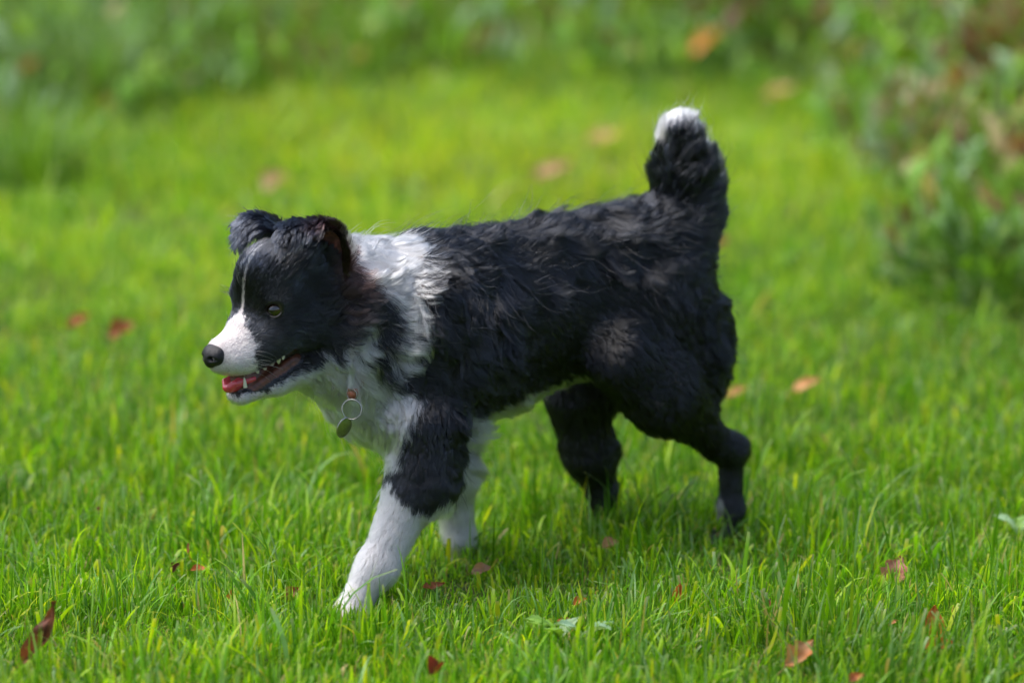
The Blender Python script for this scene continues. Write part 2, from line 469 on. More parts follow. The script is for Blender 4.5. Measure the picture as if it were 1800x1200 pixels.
dog = tag(link(bpy.data.objects.new("dog", None)), "young black and white long-haired dog walking on the lawn, mouth open, tail raised", "dog")
dog.location = (DC[0], DC[1], 0)
bpy.context.view_layer.update()
OFFS = np.array([DC[0], DC[1], 0])
# ------------------------------------------------------------------ coat: colour, length and flow from the primitives
rng = np.random.RandomState(3)
def in_poly(p, poly):
    x, y = p[:, 0], p[:, 1]; r = np.zeros(len(p), bool)
    n = len(poly)
    for i in range(n):
        x1, y1 = poly[i]; x2, y2 = poly[(i + 1) % n]
        c = ((y1 > y) != (y2 > y)) & (x < (x2 - x1) * (y - y1) / ((y2 - y1) or 1e-9) + x1)
        r ^= c
    return r
def face_normals(V, Q):
    return np.cross(V[Q[:, 2]] - V[Q[:, 0]], V[Q[:, 3]] - V[Q[:, 1]])
fn = face_normals(bv, bf)
vn = np.zeros_like(bv)
for i in range(4): np.add.at(vn, bf[:, i], fn)
vn = nrm(vn)
plus = [p for p in PR if p['op'] != '-']
Wt = np.zeros(len(bv)); FUR = np.zeros(len(bv)); LIFT = np.zeros(len(bv)); FLOW = np.zeros((len(bv), 3))
HEAD = np.zeros(len(bv)); GUM = np.zeros(len(bv)); TAIL = np.zeros(len(bv)); LEG = np.zeros(len(bv)); JAW = np.zeros(len(bv)); EAR = np.zeros(len(bv)); CHEST = np.zeros(len(bv)); BELLY = np.zeros(len(bv))
bv32 = bv.astype(np.float32)
for p in plus:
    c = (p['a'] + p['b']) / 2 if p['t'] == 'c' else p['c']
    R_ = (np.linalg.norm(p['b'] - p['a']) / 2 + max(p['ra'], p['rb'])) if p['t'] == 'c' else p['r'].max()
    m = np.linalg.norm(bv - c, axis=1) < R_ + 0.05
    d = prim_dist(p, bv32[m])
    sharp = 0.0025 if p['tag'] in ('gum',) else (0.004 if p['tag'] in ('jaw', 'muzzle', 'ear', 'head', 'cheek') else 0.010)
    w = np.exp(-np.clip(d, 0, 0.1) / sharp) * (1.6 if p['op'] == '++' else 1)
    Wt[m] += w; FUR[m] += w * p['fur']; LIFT[m] += w * p['lift']; FLOW[m] += w[:, None] * p['flow']
    for A_, names in ((HEAD, ('head', 'cheek', 'muzzle', 'jaw', 'ear')), (GUM, ('gum',)), (TAIL, ('tail',)), (EAR, ('ear',)), (CHEST, ('chest', 'throat')), (BELLY, ('belly',)),
                      (LEG, ('foreleg', 'paw', 'hock')), (JAW, ('jaw',))):
        if p['tag'] in names: A_[m] += w
for A_ in (FUR, LIFT, HEAD, GUM, TAIL, LEG, JAW, EAR, CHEST, BELLY): A_ /= Wt
FLOW = nrm(FLOW)
k0_ = NB
for (u_, v_, in_, t_, a_) in EAT:
    k1_ = k0_ + len(u_)
    edge = np.clip((np.abs(v_) - 0.7) / 0.3, 0, 1)
    FUR[k0_:k1_] = np.where(in_ > 0.5, np.where((u_ < 0.48) & (k0_ == NB) & (np.abs(v_) < 0.62), 0.0, 0.014), 0.018 + 0.008 * edge) * (1 - 0.35 * np.clip(u_ - 0.6, 0, 1))
    LIFT[k0_:k1_] = 0.40 + 0.35 * ((u_ > 0.1) & (u_ < 0.55) & (in_ < 0.5))
    FLOW[k0_:k1_] = nrm(t_ + a_ * (v_ * 0.35)[:, None])
    HEAD[k0_:k1_] = 1; EAR[k0_:k1_] = 1; GUM[k0_:k1_] = 0; TAIL[k0_:k1_] = 0; LEG[k0_:k1_] = 0; JAW[k0_:k1_] = 0; CHEST[k0_:k1_] = 0
    k0_ = k1_
# the long mantle over back and shoulders ends in a hem; below it the flank is short and flat
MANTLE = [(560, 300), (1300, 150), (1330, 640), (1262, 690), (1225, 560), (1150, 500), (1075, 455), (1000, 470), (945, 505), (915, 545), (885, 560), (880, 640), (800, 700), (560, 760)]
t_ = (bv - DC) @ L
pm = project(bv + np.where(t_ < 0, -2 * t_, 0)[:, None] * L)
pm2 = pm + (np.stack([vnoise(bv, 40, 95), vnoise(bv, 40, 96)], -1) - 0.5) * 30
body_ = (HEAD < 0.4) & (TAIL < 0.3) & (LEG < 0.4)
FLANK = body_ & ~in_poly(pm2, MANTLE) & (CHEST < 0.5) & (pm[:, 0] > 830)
thighz = in_poly(pm2, [(1050, 560), (1225, 560), (1262, 690), (1300, 800), (1180, 800), (1080, 700), (1020, 640)])
FUR = np.where(FLANK, np.minimum(FUR, 0.022), FUR)
LIFT = np.where(FLANK & ~thighz, 0.10, LIFT)
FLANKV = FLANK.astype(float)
EAR_IN = np.zeros(len(bv)); EAR_IN[NB:] = np.concatenate([e[2] for e in EAT])

COLLAR = [(600, 395), (700, 385), (732, 400), (762, 450), (760, 507), (752, 560), (745, 605), (733, 640), (700, 668), (690, 640), (708, 590), (698, 545), (676, 514), (655, 492), (641, 474), (622, 436)]
THROAT = [(470, 690), (530, 655), (560, 636), (590, 622), (603, 640), (612, 622), (645, 572), (668, 600), (664, 628), (640, 655), (676, 668), (722, 690), (748, 715), (730, 745), (712, 775), (700, 830), (640, 840), (560, 740)]
MUZZLE = [(300, 540), (400, 540), (424, 548), (434, 573), (448, 597), (455, 614), (444, 632), (458, 645), (450, 668), (300, 675)]
def coat(P, N, head, tail, leg, jaw, ear, chest, belly, rj=0.0):
    """0 black .. 1 white, and a brown tinge, for points on the dog; its two sides carry the same markings"""
    t = (P - DC) @ L
    Pn = P + np.where(t < 0, -2 * t, 0)[:, None] * L
    pp = project(Pn)
    jit = (np.stack([vnoise(P, 160, 5), vnoise(P, 160, 9)], -1) - 0.5) * 22 + (np.stack([vnoise(P, 600, 15), vnoise(P, 600, 19)], -1) - 0.5) * 14
    ph0 = pp + jit + rj * 3.5
    rx_ = rj[:, 0] if np.ndim(rj) else 0.0; ry_ = rj[:, 1] if np.ndim(rj) else 0.0
    white = np.zeros(len(P))
    body = head < 0.45
    white[(body | (ph0[:, 0] > 600)) & in_poly(ph0, COLLAR)] = 1
    white[in_poly(ph0, THROAT) & (head < 0.8)] = 1
    white[(chest > 0.5) & (np.abs(t) < 0.03) & (pp[:, 1] > 600)] = 1
    th = (P - HC) @ LH
    Ph = P + np.where(th < 0, -2 * th, 0)[:, None] * LH
    hp = project(Ph)
    hpj = hp + jit * 0.55 + (np.stack([vnoise(P, 2500, 61), vnoise(P, 2500, 62)], -1) - 0.5) * 9 + rj * 4
    hd = head > 0.5
    white[hd & in_poly(hpj, MUZZLE) & (jaw < 0.5)] = 1
    white[hd & (jaw > 0.5) & (hpj[:, 1] > np.interp(hpj[:, 0], [400, 470, 500, 545, 600], [696, 688, 668, 648, 640]))] = 1
    yb = hp[:, 1]
    bw = np.interp(yb, [425, 445, 500, 540, 560, 575], [0.0008, 0.0014, 0.0018, 0.0026, 0.006, 0.017])
    cen = 0.0018 * np.sin((yb - 440) / 26.0)
    top = ((P - HC) @ FH > -0.02) & (yb > 425) & (yb < 580) & hd & (jaw < 0.3) & (ear < 0.7)
    white[top & (np.abs(th - cen + (vnoise(P, 500, 44) - 0.5) * 0.0025 + rx_ * 0.0011) < bw)] = 0.85
    ws = top & (np.abs(th + 0.011) < 0.0045) & (yb < 500) & (vnoise(P, 900, 3) > 0.6)
    white[ws] = 0.6
    # legs
    near = t > 0
    lg = leg > 0.5
    fr = (P - DC) @ F > 0.05
    jx = np.interp(project(P)[:, 0] + jit[:, 0] * 0.5, [640, 686, 707, 725, 755, 790], [840, 852, 883, 898, 904, 880])
    py = project(P)[:, 1] + jit[:, 1]
    white[lg & fr & near & (py > jx)] = 1
    white[fr & ~near & (py > 770) & (leg > 0.3)] = 1
    white[lg & ~fr & near & (py > 955)] = 0.9
    white[lg & ~fr & near & (py > 880) & (N @ F > 0.9)] = 0.3
    white[lg & ~fr & ~near & (py > 945)] = 0.9
    # pale belly and pale feathering between the forelegs
    bx = project(P)[:, 0]
    white[(leg < 0.3) & (N[:, 2] < -0.8) & (np.abs(t) < 0.035) & (bx > 760) & (bx < 1050) & (head < 0.2)] = 0.7
    fringe = (head < 0.3) & (leg < 0.5) & (bx > 795) & (bx < 1045) & (py > np.interp(bx, [795, 850, 930, 990, 1045], [748, 728, 698, 672, 650])) & (py < 800) & (tail < 0.2) & (belly > 0.12)
    white[fringe & (P[:, 2] > 0.15)] = 0.55
    # tail tip
    tl = (tail > 0.6)
    df = N @ nrm(F * 0.55 + L * 0.8) + rx_ * 0.12
    white[tl & (py + ry_ * 8 < 206)] = 1
    white[tl & (py + ry_ * 9 < 248) & (df < 0.75)] = 1
    white[tl & (py + ry_ * 10 < 296) & (N @ F + rx_ * 0.15 < -0.15) & (df < 0.5) & (py > 180)] = 0.95
    brown = np.clip(1 - np.hypot((pp[:, 0] - 628) / 50, (pp[:, 1] - 470) / 95), 0, 1) * 1.8
    brown = np.maximum(brown, np.clip(1 - np.hypot((pp[:, 0] - 570) / 50, (pp[:, 1] - 395) / 28), 0, 1) * 1.3)
    return white, np.clip(brown, 0, 1)

# bare skin: nose, eye rims, inner ear, mouth
NOSEC = H(376, 624, 0)
eye_d = np.minimum(np.linalg.norm(bv - EYE[1], axis=1), np.linalg.norm(bv - EYE[-1], axis=1))
bare = np.clip((eye_d - 0.0116) / 0.003, 0.0, 1)
bare *= np.clip((np.linalg.norm((bv - NOSEC) * 1.0, axis=1) - 0.0160) / 0.003, 0, 1)
bare *= (GUM < 0.45)
hole = [p for p in PR if p['tag'] == 'earhole'][0]
eh = np.where((EAR_IN > 0.5), -1.0, prim_dist(hole, bv32)); eh[NB:][EAR_IN[NB:] < 0.5] = 1
bare *= np.where(EAR_IN > 0.5, 1, np.clip((eh - 0.0005) / 0.003, 0, 1))
for p in PR:
    if p['tag'] == 'mouthcut': bare *= np.clip((prim_dist(p, bv32) - 0.0007) / 0.002, 0, 1)
FUR *= np.where(bare < 0.35, 0, np.maximum(bare, 0.3))

wv, brv = coat(bv, vn, HEAD, TAIL, LEG, JAW, EAR, CHEST, BELLY)
skin = np.zeros((len(bv), 4)); skin[:, 3] = 1
skin[:, :3] = np.array([0.010, 0.009, 0.009]) * (1 - wv[:, None]) + np.array([0.42, 0.37, 0.36]) * wv[:, None]
pinkm = (GUM > 0.45)
nz = vnoise(bv, 260, 2)[:, None]
skin[pinkm, :3] = (np.array([0.16, 0.055, 0.03]) * (1 - nz) + np.array([0.05, 0.02, 0.012]) * nz)[pinkm]
mc = np.min([prim_dist(p, bv32) for p in PR if p['tag'] == 'mouthcut'], 0)
m_ = (mc < 0.0007) & (GUM <= 0.45)
skin[m_, :3] = (np.array([0.10, 0.035, 0.022]) * (1 - nz) + np.array([0.012, 0.008, 0.008]) * nz)[m_]
m_ = eh < 0.0008
skin[m_, :3] = (np.array([0.22, 0.08, 0.09]) * nz ** 2 * 1.5 + np.array([0.07, 0.03, 0.035]) * (1 - nz))[m_]
m_ = eye_d < 0.0120
skin[m_, :3] = np.array([0.012, 0.009, 0.009])
rim = (np.linalg.norm(bv - EYE[1], axis=1) < 0.0114) & (((bv - EYE[1]) @ U < -0.002) | ((bv - EYE[1]) @ FH < -0.006))
skin[rim, :3] = np.array([0.06, 0.04, 0.035])

def bodymat():
    m, nt, out = new_mat("dog_skin")
    b = nt.nodes.new("ShaderNodeBsdfPrincipled")
    a = nt.nodes.new("ShaderNodeAttribute"); a.attribute_name = "skin"
    nt.links.new(a.outputs['Color'], b.inputs['Base Color'])
    b.inputs['Roughness'].default_value = 0.38
    b.inputs['Specular IOR Level'].default_value = 0.4
    n = nt.nodes.new("ShaderNodeTexNoise"); n.inputs['Scale'].default_value = 260
    tc = nt.nodes.new("ShaderNodeTexCoord"); nt.links.new(tc.outputs['Object'], n.inputs['Vector'])
    bp = nt.nodes.new("ShaderNodeBump"); bp.inputs['Strength'].default_value = 0.5; bp.inputs['Distance'].default_value = 0.001
    nt.links.new(n.outputs['Fac'], bp.inputs['Height']); nt.links.new(bp.outputs[0], b.inputs['Normal'])
    nt.links.new(b.outputs[0], out.inputs[0])
    return m
body_o = mesh_np("body", bv - OFFS, bf, bodymat(), dog, attrs={"skin": skin})

# ------------------------------------------------------------------ hair roots
def sample_roots(weight_fn, n):
    fw = np.linalg.norm(fn, axis=1) * 0.5 * weight_fn
    cs = np.cumsum(fw); total = cs[-1]
    fi = np.searchsorted(cs, rng.rand(n) * total)
    u, v = rng.rand(n), rng.rand(n)
    w = np.stack([(1 - u) * (1 - v), u * (1 - v), u * v, (1 - u) * v], 1)
    Q = bf[fi]
    def it(A_): return (A_[Q] * (w[..., None] if A_.ndim == 2 else w)).sum(1)
    return it
fq = lambda A_: A_[bf].mean(1)
fur_f, head_f, leg_f = fq(FUR), fq(HEAD), fq(LEG)
camside = (fq(vn) @ nrm(CAMP - DC - U * 0.3)) > -0.25
FUR_N = 440000
dens = (fur_f > 0.0015) * (1.0 + 2.6 * (head_f > 0.5) + 0.7 * leg_f) * np.where(camside, 1.0, 0.35)
it = sample_roots(dens, FUR_N)
R0, RN = it(bv), nrm(it(vn))
Rl, Rlift, Rflow = it(FUR), it(LIFT), nrm(it(FLOW))
Rh, Rt, Rleg, Rj, Re, Rc = it(HEAD), it(TAIL), it(LEG), it(JAW), it(EAR), it(CHEST)
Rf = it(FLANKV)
back_edge = np.clip(-(RN @ F) - 0.1, 0, 1)
Rl = Rl * (1 + 1.3 * back_edge * (Rleg > 0.4) * np.clip((R0[:, 2] - 0.10) / 0.06, 0, 1))

def rot(v, n, a):
    return v * np.cos(a)[:, None] + np.cross(n, v) * np.sin(a)[:, None]
swirl = ((fbm(R0, 11, 4, 2) - 0.5) * np.where(Rt > 0.4, 1.0, 1.2)) * np.clip((Rl - 0.010) / 0.02, 0.15, 1) + (rng.rand(FUR_N) - 0.5) * np.where(Rh > 0.5, 0.35, 0.45)
T = Rflow - RN * np.sum(Rflow * RN, 1)[:, None]
Tm = np.linalg.norm(T, axis=1)
T = nrm(T + 1e-4)
T = rot(T, RN, swirl)
# where the flow stands on the surface normal (tail tip, crown of a bend) the hair stands up more
lift = np.clip(Rlift + 0.6 * np.clip(0.5 - Tm, 0, 1) * (np.sum(Rflow * RN, 1) > 0), 0.05, 1.2)
lift = lift * (0.5 + 1.1 * vnoise(R0, 32, 6)) + (rng.rand(FUR_N) ** 6) * 0.5
Ln = Rl * (0.65 + 0.5 * rng.rand(FUR_N)) * (0.75 + 0.5 * vnoise(R0, 30, 12))
NP_ = 7
S = np.linspace(0, 1, NP_)
def grow(R0, RN, T, lift, Ln, wavph, wavamp):
    d0 = nrm(T + RN * lift[:, None] * 2.2)
    d1 = nrm(T * 1.0 + RN * (lift * 0.15 - 0.10)[:, None] + np.array([0, 0, -1]) * np.clip(Ln / 0.05, 0, 1)[:, None] * 0.35)
    P = np.zeros((len(R0), NP_, 3)); P[:, 0] = R0 - RN * 0.0008
    side = nrm(np.cross(RN, T))
    for j in range(1, NP_):
        s = (S[j] + S[j - 1]) / 2
        d = nrm(d0 * (1 - s) + d1 * s)
        P[:, j] = P[:, j - 1] + d * (Ln / (NP_ - 1))[:, None]
    ww = np.sin(2 * math.pi * (S[None] * 0.85 + wavph[:, None])) - np.sin(2 * math.pi * wavph)[:, None]
    P += side[:, None] * (ww * S[None] ** 0.7 * (Ln * wavamp)[:, None])[..., None]
    P += RN[:, None] * (np.cos(2 * math.pi * (S[None] * 0.85 + wavph[:, None])) * S[None] * (Ln * wavamp * 0.5)[:, None])[..., None]
    return P
wph = vnoise(R0, 28, 21) * 2.0 + rng.rand(FUR_N) * 0.10
wam = 0.20 * np.clip((Ln - 0.012) / 0.02, 0, 1) * (0.5 + vnoise(R0, 20, 31))
P = grow(R0, RN, T, lift, Ln, wph, wam)
# clumps: hairs lean towards the nearest guide, coarse locks then fine tufts
def clump(P, nseed, strength, power, minlen):
    n = len(P)
    seeds = rng.choice(n, nseed, replace=False)
    kd = kdtree.KDTree(nseed)
    for i, s_ in enumerate(seeds): kd.insert(R0[s_], i)
    kd.balance()
    near = np.fromiter((kd.find(r)[1] for r in R0), np.int64, n)
    G = P[seeds[near]]
    same = np.sum(RN * RN[seeds[near]], 1) > 0.5
    dist = np.linalg.norm(R0 - R0[seeds[near]], axis=1)
    k = strength * np.clip((Ln - minlen) / 0.01, 0, 1) * same * np.clip(1.5 - dist / 0.02, 0, 1) * np.where(Rt > 0.4, 0.85, np.where((Rleg > 0.4) & (R0[:, 2] < 0.22), 0.5, 1.0)) * (0.55 + 0.45 * rng.rand(n))
    w = (k[:, None] * S[None] ** power)[..., None]
    return P + (G - P) * w, near
P, _ = clump(P, 2200, 0.80, 0.8, 0.014)
P, tuft_id = clump(P, 15000, 0.85, 0.8, 0.005)
tuft_l = np.random.RandomState(77).rand(15000)[tuft_id]
flyaway = rng.rand(FUR_N) < 0.03
P[flyaway] = P[flyaway][:, :1] + (P[flyaway] - P[flyaway][:, :1]) * (1.1 + 0.35 * rng.rand(flyaway.sum(), 1, 1))
P[flyaway] += (rng.randn(flyaway.sum(), 1, 3) * 0.005) * S[None, :, None] * (Ln[flyaway] / 0.02)[:, None, None]

tst = R0 + 0.55 * (P[:, -1] - R0)
wc, bc = coat(tst, RN, Rh, Rt, Rleg, Rj, Re, Rc, it(BELLY), rng.randn(FUR_N, 2))
lum = (0.6 + 0.5 * rng.rand(FUR_N)) * (0.5 + 1.3 * fbm(R0, 55, 90, 2))
sheen = np.where(Rh > 0.5, (0.6 + 4.4 * np.clip(fbm(R0, 42, 97, 2) - 0.28, 0, 1) ** 1.1 * 2.0) * (0.5 + 1.2 * rng.rand(FUR_N) ** 2), 1.0)  # grey sheen of face, ears and tail is painted into the hair colour
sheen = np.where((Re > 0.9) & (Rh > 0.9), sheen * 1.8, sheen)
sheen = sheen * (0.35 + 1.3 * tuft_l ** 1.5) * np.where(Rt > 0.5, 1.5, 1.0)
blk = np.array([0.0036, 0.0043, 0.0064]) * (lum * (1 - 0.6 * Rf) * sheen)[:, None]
blk = blk * (1 - bc[:, None] * 0.8) + np.array([0.030, 0.012, 0.010]) * lum[:, None] * bc[:, None] * 0.8
pnk = np.clip(1 - np.linalg.norm(R0 - H(392, 600, 0), axis=1) / 0.02, 0, 1)[:, None]
wht = np.array([0.68, 0.665, 0.665]) * (1 - pnk * 0.3) + np.array([0.56, 0.42, 0.42]) * pnk * 0.3
wht = np.clip(wht * (0.90 + 0.14 * rng.rand(FUR_N))[:, None], 0, 0.9)
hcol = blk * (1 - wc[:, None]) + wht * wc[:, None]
rad = np.where(Rh > 0.5, 0.00018, 0.00021) * (0.8 + 0.4 * rng.rand(FUR_N))
rad = np.where(wc > 0.5, rad * 0.95, rad)

def hairmat(name):
    m, nt, out = new_mat(name)
    a = nt.nodes.new("ShaderNodeAttribute"); a.attribute_name = "hcol"
    h = nt.nodes.new("ShaderNodeBsdfHairPrincipled")
    h.parametrization = 'COLOR'
    nt.links.new(a.outputs['Color'], h.inputs['Color'])
    h.inputs['Roughness'].default_value = 0.18
    h.inputs['Radial Roughness'].default_value = 0.5
    h.inputs['Coat'].default_value = 0.0
    h.inputs['IOR'].default_value = 1.55
    nt.links.new(h.outputs[0], out.inputs[0])
    return m
HM = hairmat("hair")
def hair_object(name, P, rad, col, parent, mat):
    n, k = P.shape[:2]
    cu = bpy.data.hair_curves.new(name)
    cu.add_curves([k] * n)
    cu.position_data.foreach_set("vector", (P - OFFS).astype(np.float32).ravel())
    ra = cu.attributes.get("radius") or cu.attributes.new("radius", 'FLOAT', 'POINT')
    sr = np.linspace(0, 1, k)
    prof = (1 - sr ** 2.2) * 0.85 + 0.15
    ra.data.foreach_set("value", (rad[:, None] * prof[None]).astype(np.float32).ravel())
    a = cu.attributes.new("hcol", 'FLOAT_COLOR', 'CURVE')
    c4 = np.ones((n, 4), np.float32); c4[:, :3] = col
    a.data.foreach_set("color", c4.ravel())
    cu.materials.append(mat)
    o = bpy.data.objects.new(name, cu)
    return link(o, parent)
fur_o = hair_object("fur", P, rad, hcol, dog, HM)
print("fur", FUR_N)
# ------------------------------------------------------------------ face details, each a part of the dog
def small_implicit(name, prims, mat, res=0.0007, parent=None, pinch=None):
    pts = np.concatenate([np.stack([p['a'], p['b']]) if p['t'] == 'c' else p['c'][None] for p in prims if p['op'] == '+'])
    R_ = max([max(p['ra'], p['rb']) if p['t'] == 'c' else p['r'].max() for p in prims if p['op'] == '+'])
    o = pts.mean(0); q = (pts - o) @ HF.T
    lo_, hi_ = q.min(0) - R_ - 0.003, q.max(0) + R_ + 0.003
    D_ = build_field(prims, HF, o, lo_, hi_, res)
    v, f = surface_nets(D_, lo_, res)
    v = v @ HF + o
    if np.linalg.det(HF) < 0: f = f[:, ::-1]
    return mesh_np(name, v - OFFS, f, mat, parent or dog)
def collect(fn):
    global PR
    keep = PR; PR = []
    fn(); r = PR; PR = keep
    return r
def nose_prims():
    ell(H, (378, 618, 0), (17, 23, 15), 0.008)
    ell(H, (371, 631, 0), (13, 14, 16), 0.010)
    for s_ in (1, -1):
        ell(H, (377 + 8 * s_, 626 + 2 * s_, .0095 * s_), (15, 12, 14), 0.005)
        c = H(374, 628, 0)
        a = c + FH * .0130 + LH * .0088 * s_; b = c + LH * .0180 * s_ + FH * .0055 - U * 0.0010
        PR.append(dict(t='c', a=a, b=b, ra=0.0042, rb=0.0016, k=0.002, fur=0, flow=-FH, lift=0, flat=None, op='-', tag=''))
    for s_ in (1, -1):
        c = H(374, 628, 0); a = c + FH * .0120 + LH * .0088 * s_
        PR.append(dict(t='c', a=a, b=a - FH * 0.007 + U * 0.001, ra=0.0034, rb=0.0026, k=0.001, fur=0, flow=-FH, lift=0, flat=None, op='-', tag=''))
    a = H(371, 630, 0) + FH * .0135
    PR.append(dict(t='c', a=a, b=a - U * 0.016 - FH * 0.002, ra=0.0007, rb=0.0009, k=0.001, fur=0, flow=-FH, lift=0, flat=None, op='-', tag=''))
nose_m = pbr("nose_leather", (0.005, 0.0045, 0.006), rough=0.36, spec=0.4, bump=(1400, 0.45))
small_implicit("nose", collect(nose_prims), nose_m, 0.0006)

def tongue_prims():
    ell(H, (411, 673, 0), (24, 15, 15), 0.005, rot=0.35)
    cap(H, (420, 668, 0), (470, 655, 0), 12, 12, 0.008)
    for s_ in (1, -1):
        cap(H, (405 + 9 * s_, 672 + 2 * s_, .0085 * s_), (435 + 9 * s_, 664 + 2 * s_, .0085 * s_), 6, 7, 0.004)
    ell(H, (402, 660, 0), (24, 9, 13), 0.005, op='-', rot=0.35)
tongue_m = pbr("tongue_wet", (0.50, 0.028, 0.045), rough=0.2, spec=0.6, coat=0.5, sss=0.3, bump=(1500, 0.25), noise_col=(0.56, 0.07, 0.09), scale=120)
small_implicit("tongue", collect(tongue_prims), tongue_m, 0.0006)

tooth_m = pbr("tooth_enamel", (0.62, 0.58, 0.42), rough=0.25, spec=0.5, coat=0.3)
def tooth(px, py, dx, dy, w, h, off=0.0015, flat=0.6):
    """a cone with a bulged flank from its root at the gum to its point; pixels fix only where on the gum it grows"""
    c = ray_hit(px, py) + LH * off
    s_ = mscale(c)
    ax = nrm((dx * np.array([1, 0, 0]) * 0.9 - dy * U)); sd = nrm(np.cross(ax, LH)); ot = np.cross(ax, sd)
    n, k = 12, 8
    V, Fq = [], []
    for i in range(k):
        u = i / (k - 1); r = w / s_ * (1 - u ** 1.7) ** 0.7 if u < 1 else 0
        r = max(r, 0.0001)
        for j in range(n):
            a = 2 * math.pi * j / n
            V.append(c + ax * (u - 0.35) * h / s_ + sd * math.cos(a) * r + ot * math.sin(a) * r * flat)
    for i in range(k - 1):
        for j in range(n):
            Fq.append((i * n + j, i * n + (j + 1) % n, (i + 1) * n + (j + 1) % n, (i + 1) * n + j))
    return mesh_np("tooth", np.array(V) - OFFS, Fq, tooth_m, dog)
tooth(429, 674, -0.12, -1, 4.0, 19, 0.002, 0.8)
tooth(453, 654, 0.05, 1, 4.2, 9, -0.0005)
tooth(466, 649, 0.05, 1, 4.2, 9, -0.0005)
tooth(479, 641, 0.05, 1, 5.0, 11, -0.0005)
tooth(490, 633, 0.05, 1, 5.4, 11, -0.0005)
tooth(498, 627, 0.05, 1, 4.4, 9, -0.0005)

# eyes
def eyemat():
    m, nt, out = new_mat("eyeball")
    b = nt.nodes.new("ShaderNodeBsdfPrincipled")
    a = nt.nodes.new("ShaderNodeAttribute"); a.attribute_name = "iris"
    nt.links.new(a.outputs['Color'], b.inputs['Base Color'])
    b.inputs['Roughness'].default_value = 0.06
    b.inputs['Coat Weight'].default_value = 1.0; b.inputs['Coat Roughness'].default_value = 0.02
    nt.links.new(b.outputs[0], out.inputs[0])
    return m
em = eyemat()
lid_m = pbr("eyelid_skin", (0.010, 0.008, 0.008), rough=0.3)
rim_m = pbr("eyelid_rim", (0.34, 0.25, 0.22), rough=0.3)
for s_ in (1, -1):
    out = EYE[(s_, 'n')]
    gaze = nrm(out * 0.75 + nrm(CAMP - EYE[1]) * (0.15 if s_ > 0 else 0) + FH * 0.35 + U * 0.04)
    c = EYE[s_] - out * 0.0112
    r = 0.0114
    sd = nrm(np.cross(U, gaze)); up = np.cross(gaze, sd)
    V, A = [], []
    nl, ns = 48, 48
    for i in range(nl + 1):
        th_ = math.pi * (i / nl) ** 1.3
        for j in range(ns):
            ph = 2 * math.pi * j / ns
            d = gaze * math.cos(th_) + (sd * math.cos(ph) + up * math.sin(ph)) * math.sin(th_)
            bulge = 1 + 0.11 * math.exp(-(th_ / 0.55) ** 2)
            V.append(c + d * r * bulge)
            dg = math.degrees(th_)
            f = 0.5 + 0.5 * math.sin(ph * 23 + 3 * math.sin(ph * 7))
            if dg < 22: col = (0.002, 0.002, 0.002)
            elif dg < 66: col = (0.018 + 0.012 * f, 0.009 + 0.006 * f, 0.004)
            elif dg < 76: col = (0.006, 0.004, 0.004)
            else: col = (0.07, 0.055, 0.045)
            A.append((*col, 1))
    Fq = [(i * ns + j, (i + 1) * ns + j, (i + 1) * ns + (j + 1) % ns, i * ns + (j + 1) % ns) for i in range(nl) for j in range(ns)]
    mesh_np("eye", np.array(V) - OFFS, Fq, em, dog, attrs={"iris": A})
    # lids: a rolled rim following the opening; its lower edge is pale
    sd2 = nrm(np.cross(U, out)); up2 = np.cross(out, sd2)
    V, MI = [], []
    n1, n2 = 40, 8
    for i in range(n1):
        a = 2 * math.pi * i / n1
        x = math.cos(a) * 0.0103; y = math.sin(a) * 0.0087 * (1 - 0.25 * abs(math.cos(a)) ** 3) - 0.001 * math.cos(a) * (1 if s_ > 0 else -1)
        onb = c + nrm(sd2 * x + up2 * y + out * math.sqrt(max(r * r - x * x - y * y, 1e-8))) * (r + 0.0003)
        rd = nrm(sd2 * math.cos(a) + up2 * math.sin(a))
        ab = nrm(onb - c)
        for j in range(n2):
            b_ = 2 * math.pi * j / n2
            rr = 0.0009
            V.append(onb + (nrm(rd - ab * np.dot(rd, ab)) * math.cos(b_) + ab * math.sin(b_)) * rr)
    Fq = [(i * n2 + j, ((i + 1) % n1) * n2 + j, ((i + 1) % n1) * n2 + (j + 1) % n2, i * n2 + (j + 1) % n2) for i in range(n1) for j in range(n2)]
    # pale on the inner lip of the lower lid and at the front corner
    mi = np.array([1 if ((math.sin(2 * math.pi * (i + .5) / n1) < -0.15) and j in (3, 4)) else 0 for i in range(n1) for j in range(n2)])
    mesh_np("eyelid", np.array(V) - OFFS, Fq, None, dog, mats=[lid_m, rim_m], matidx=mi)

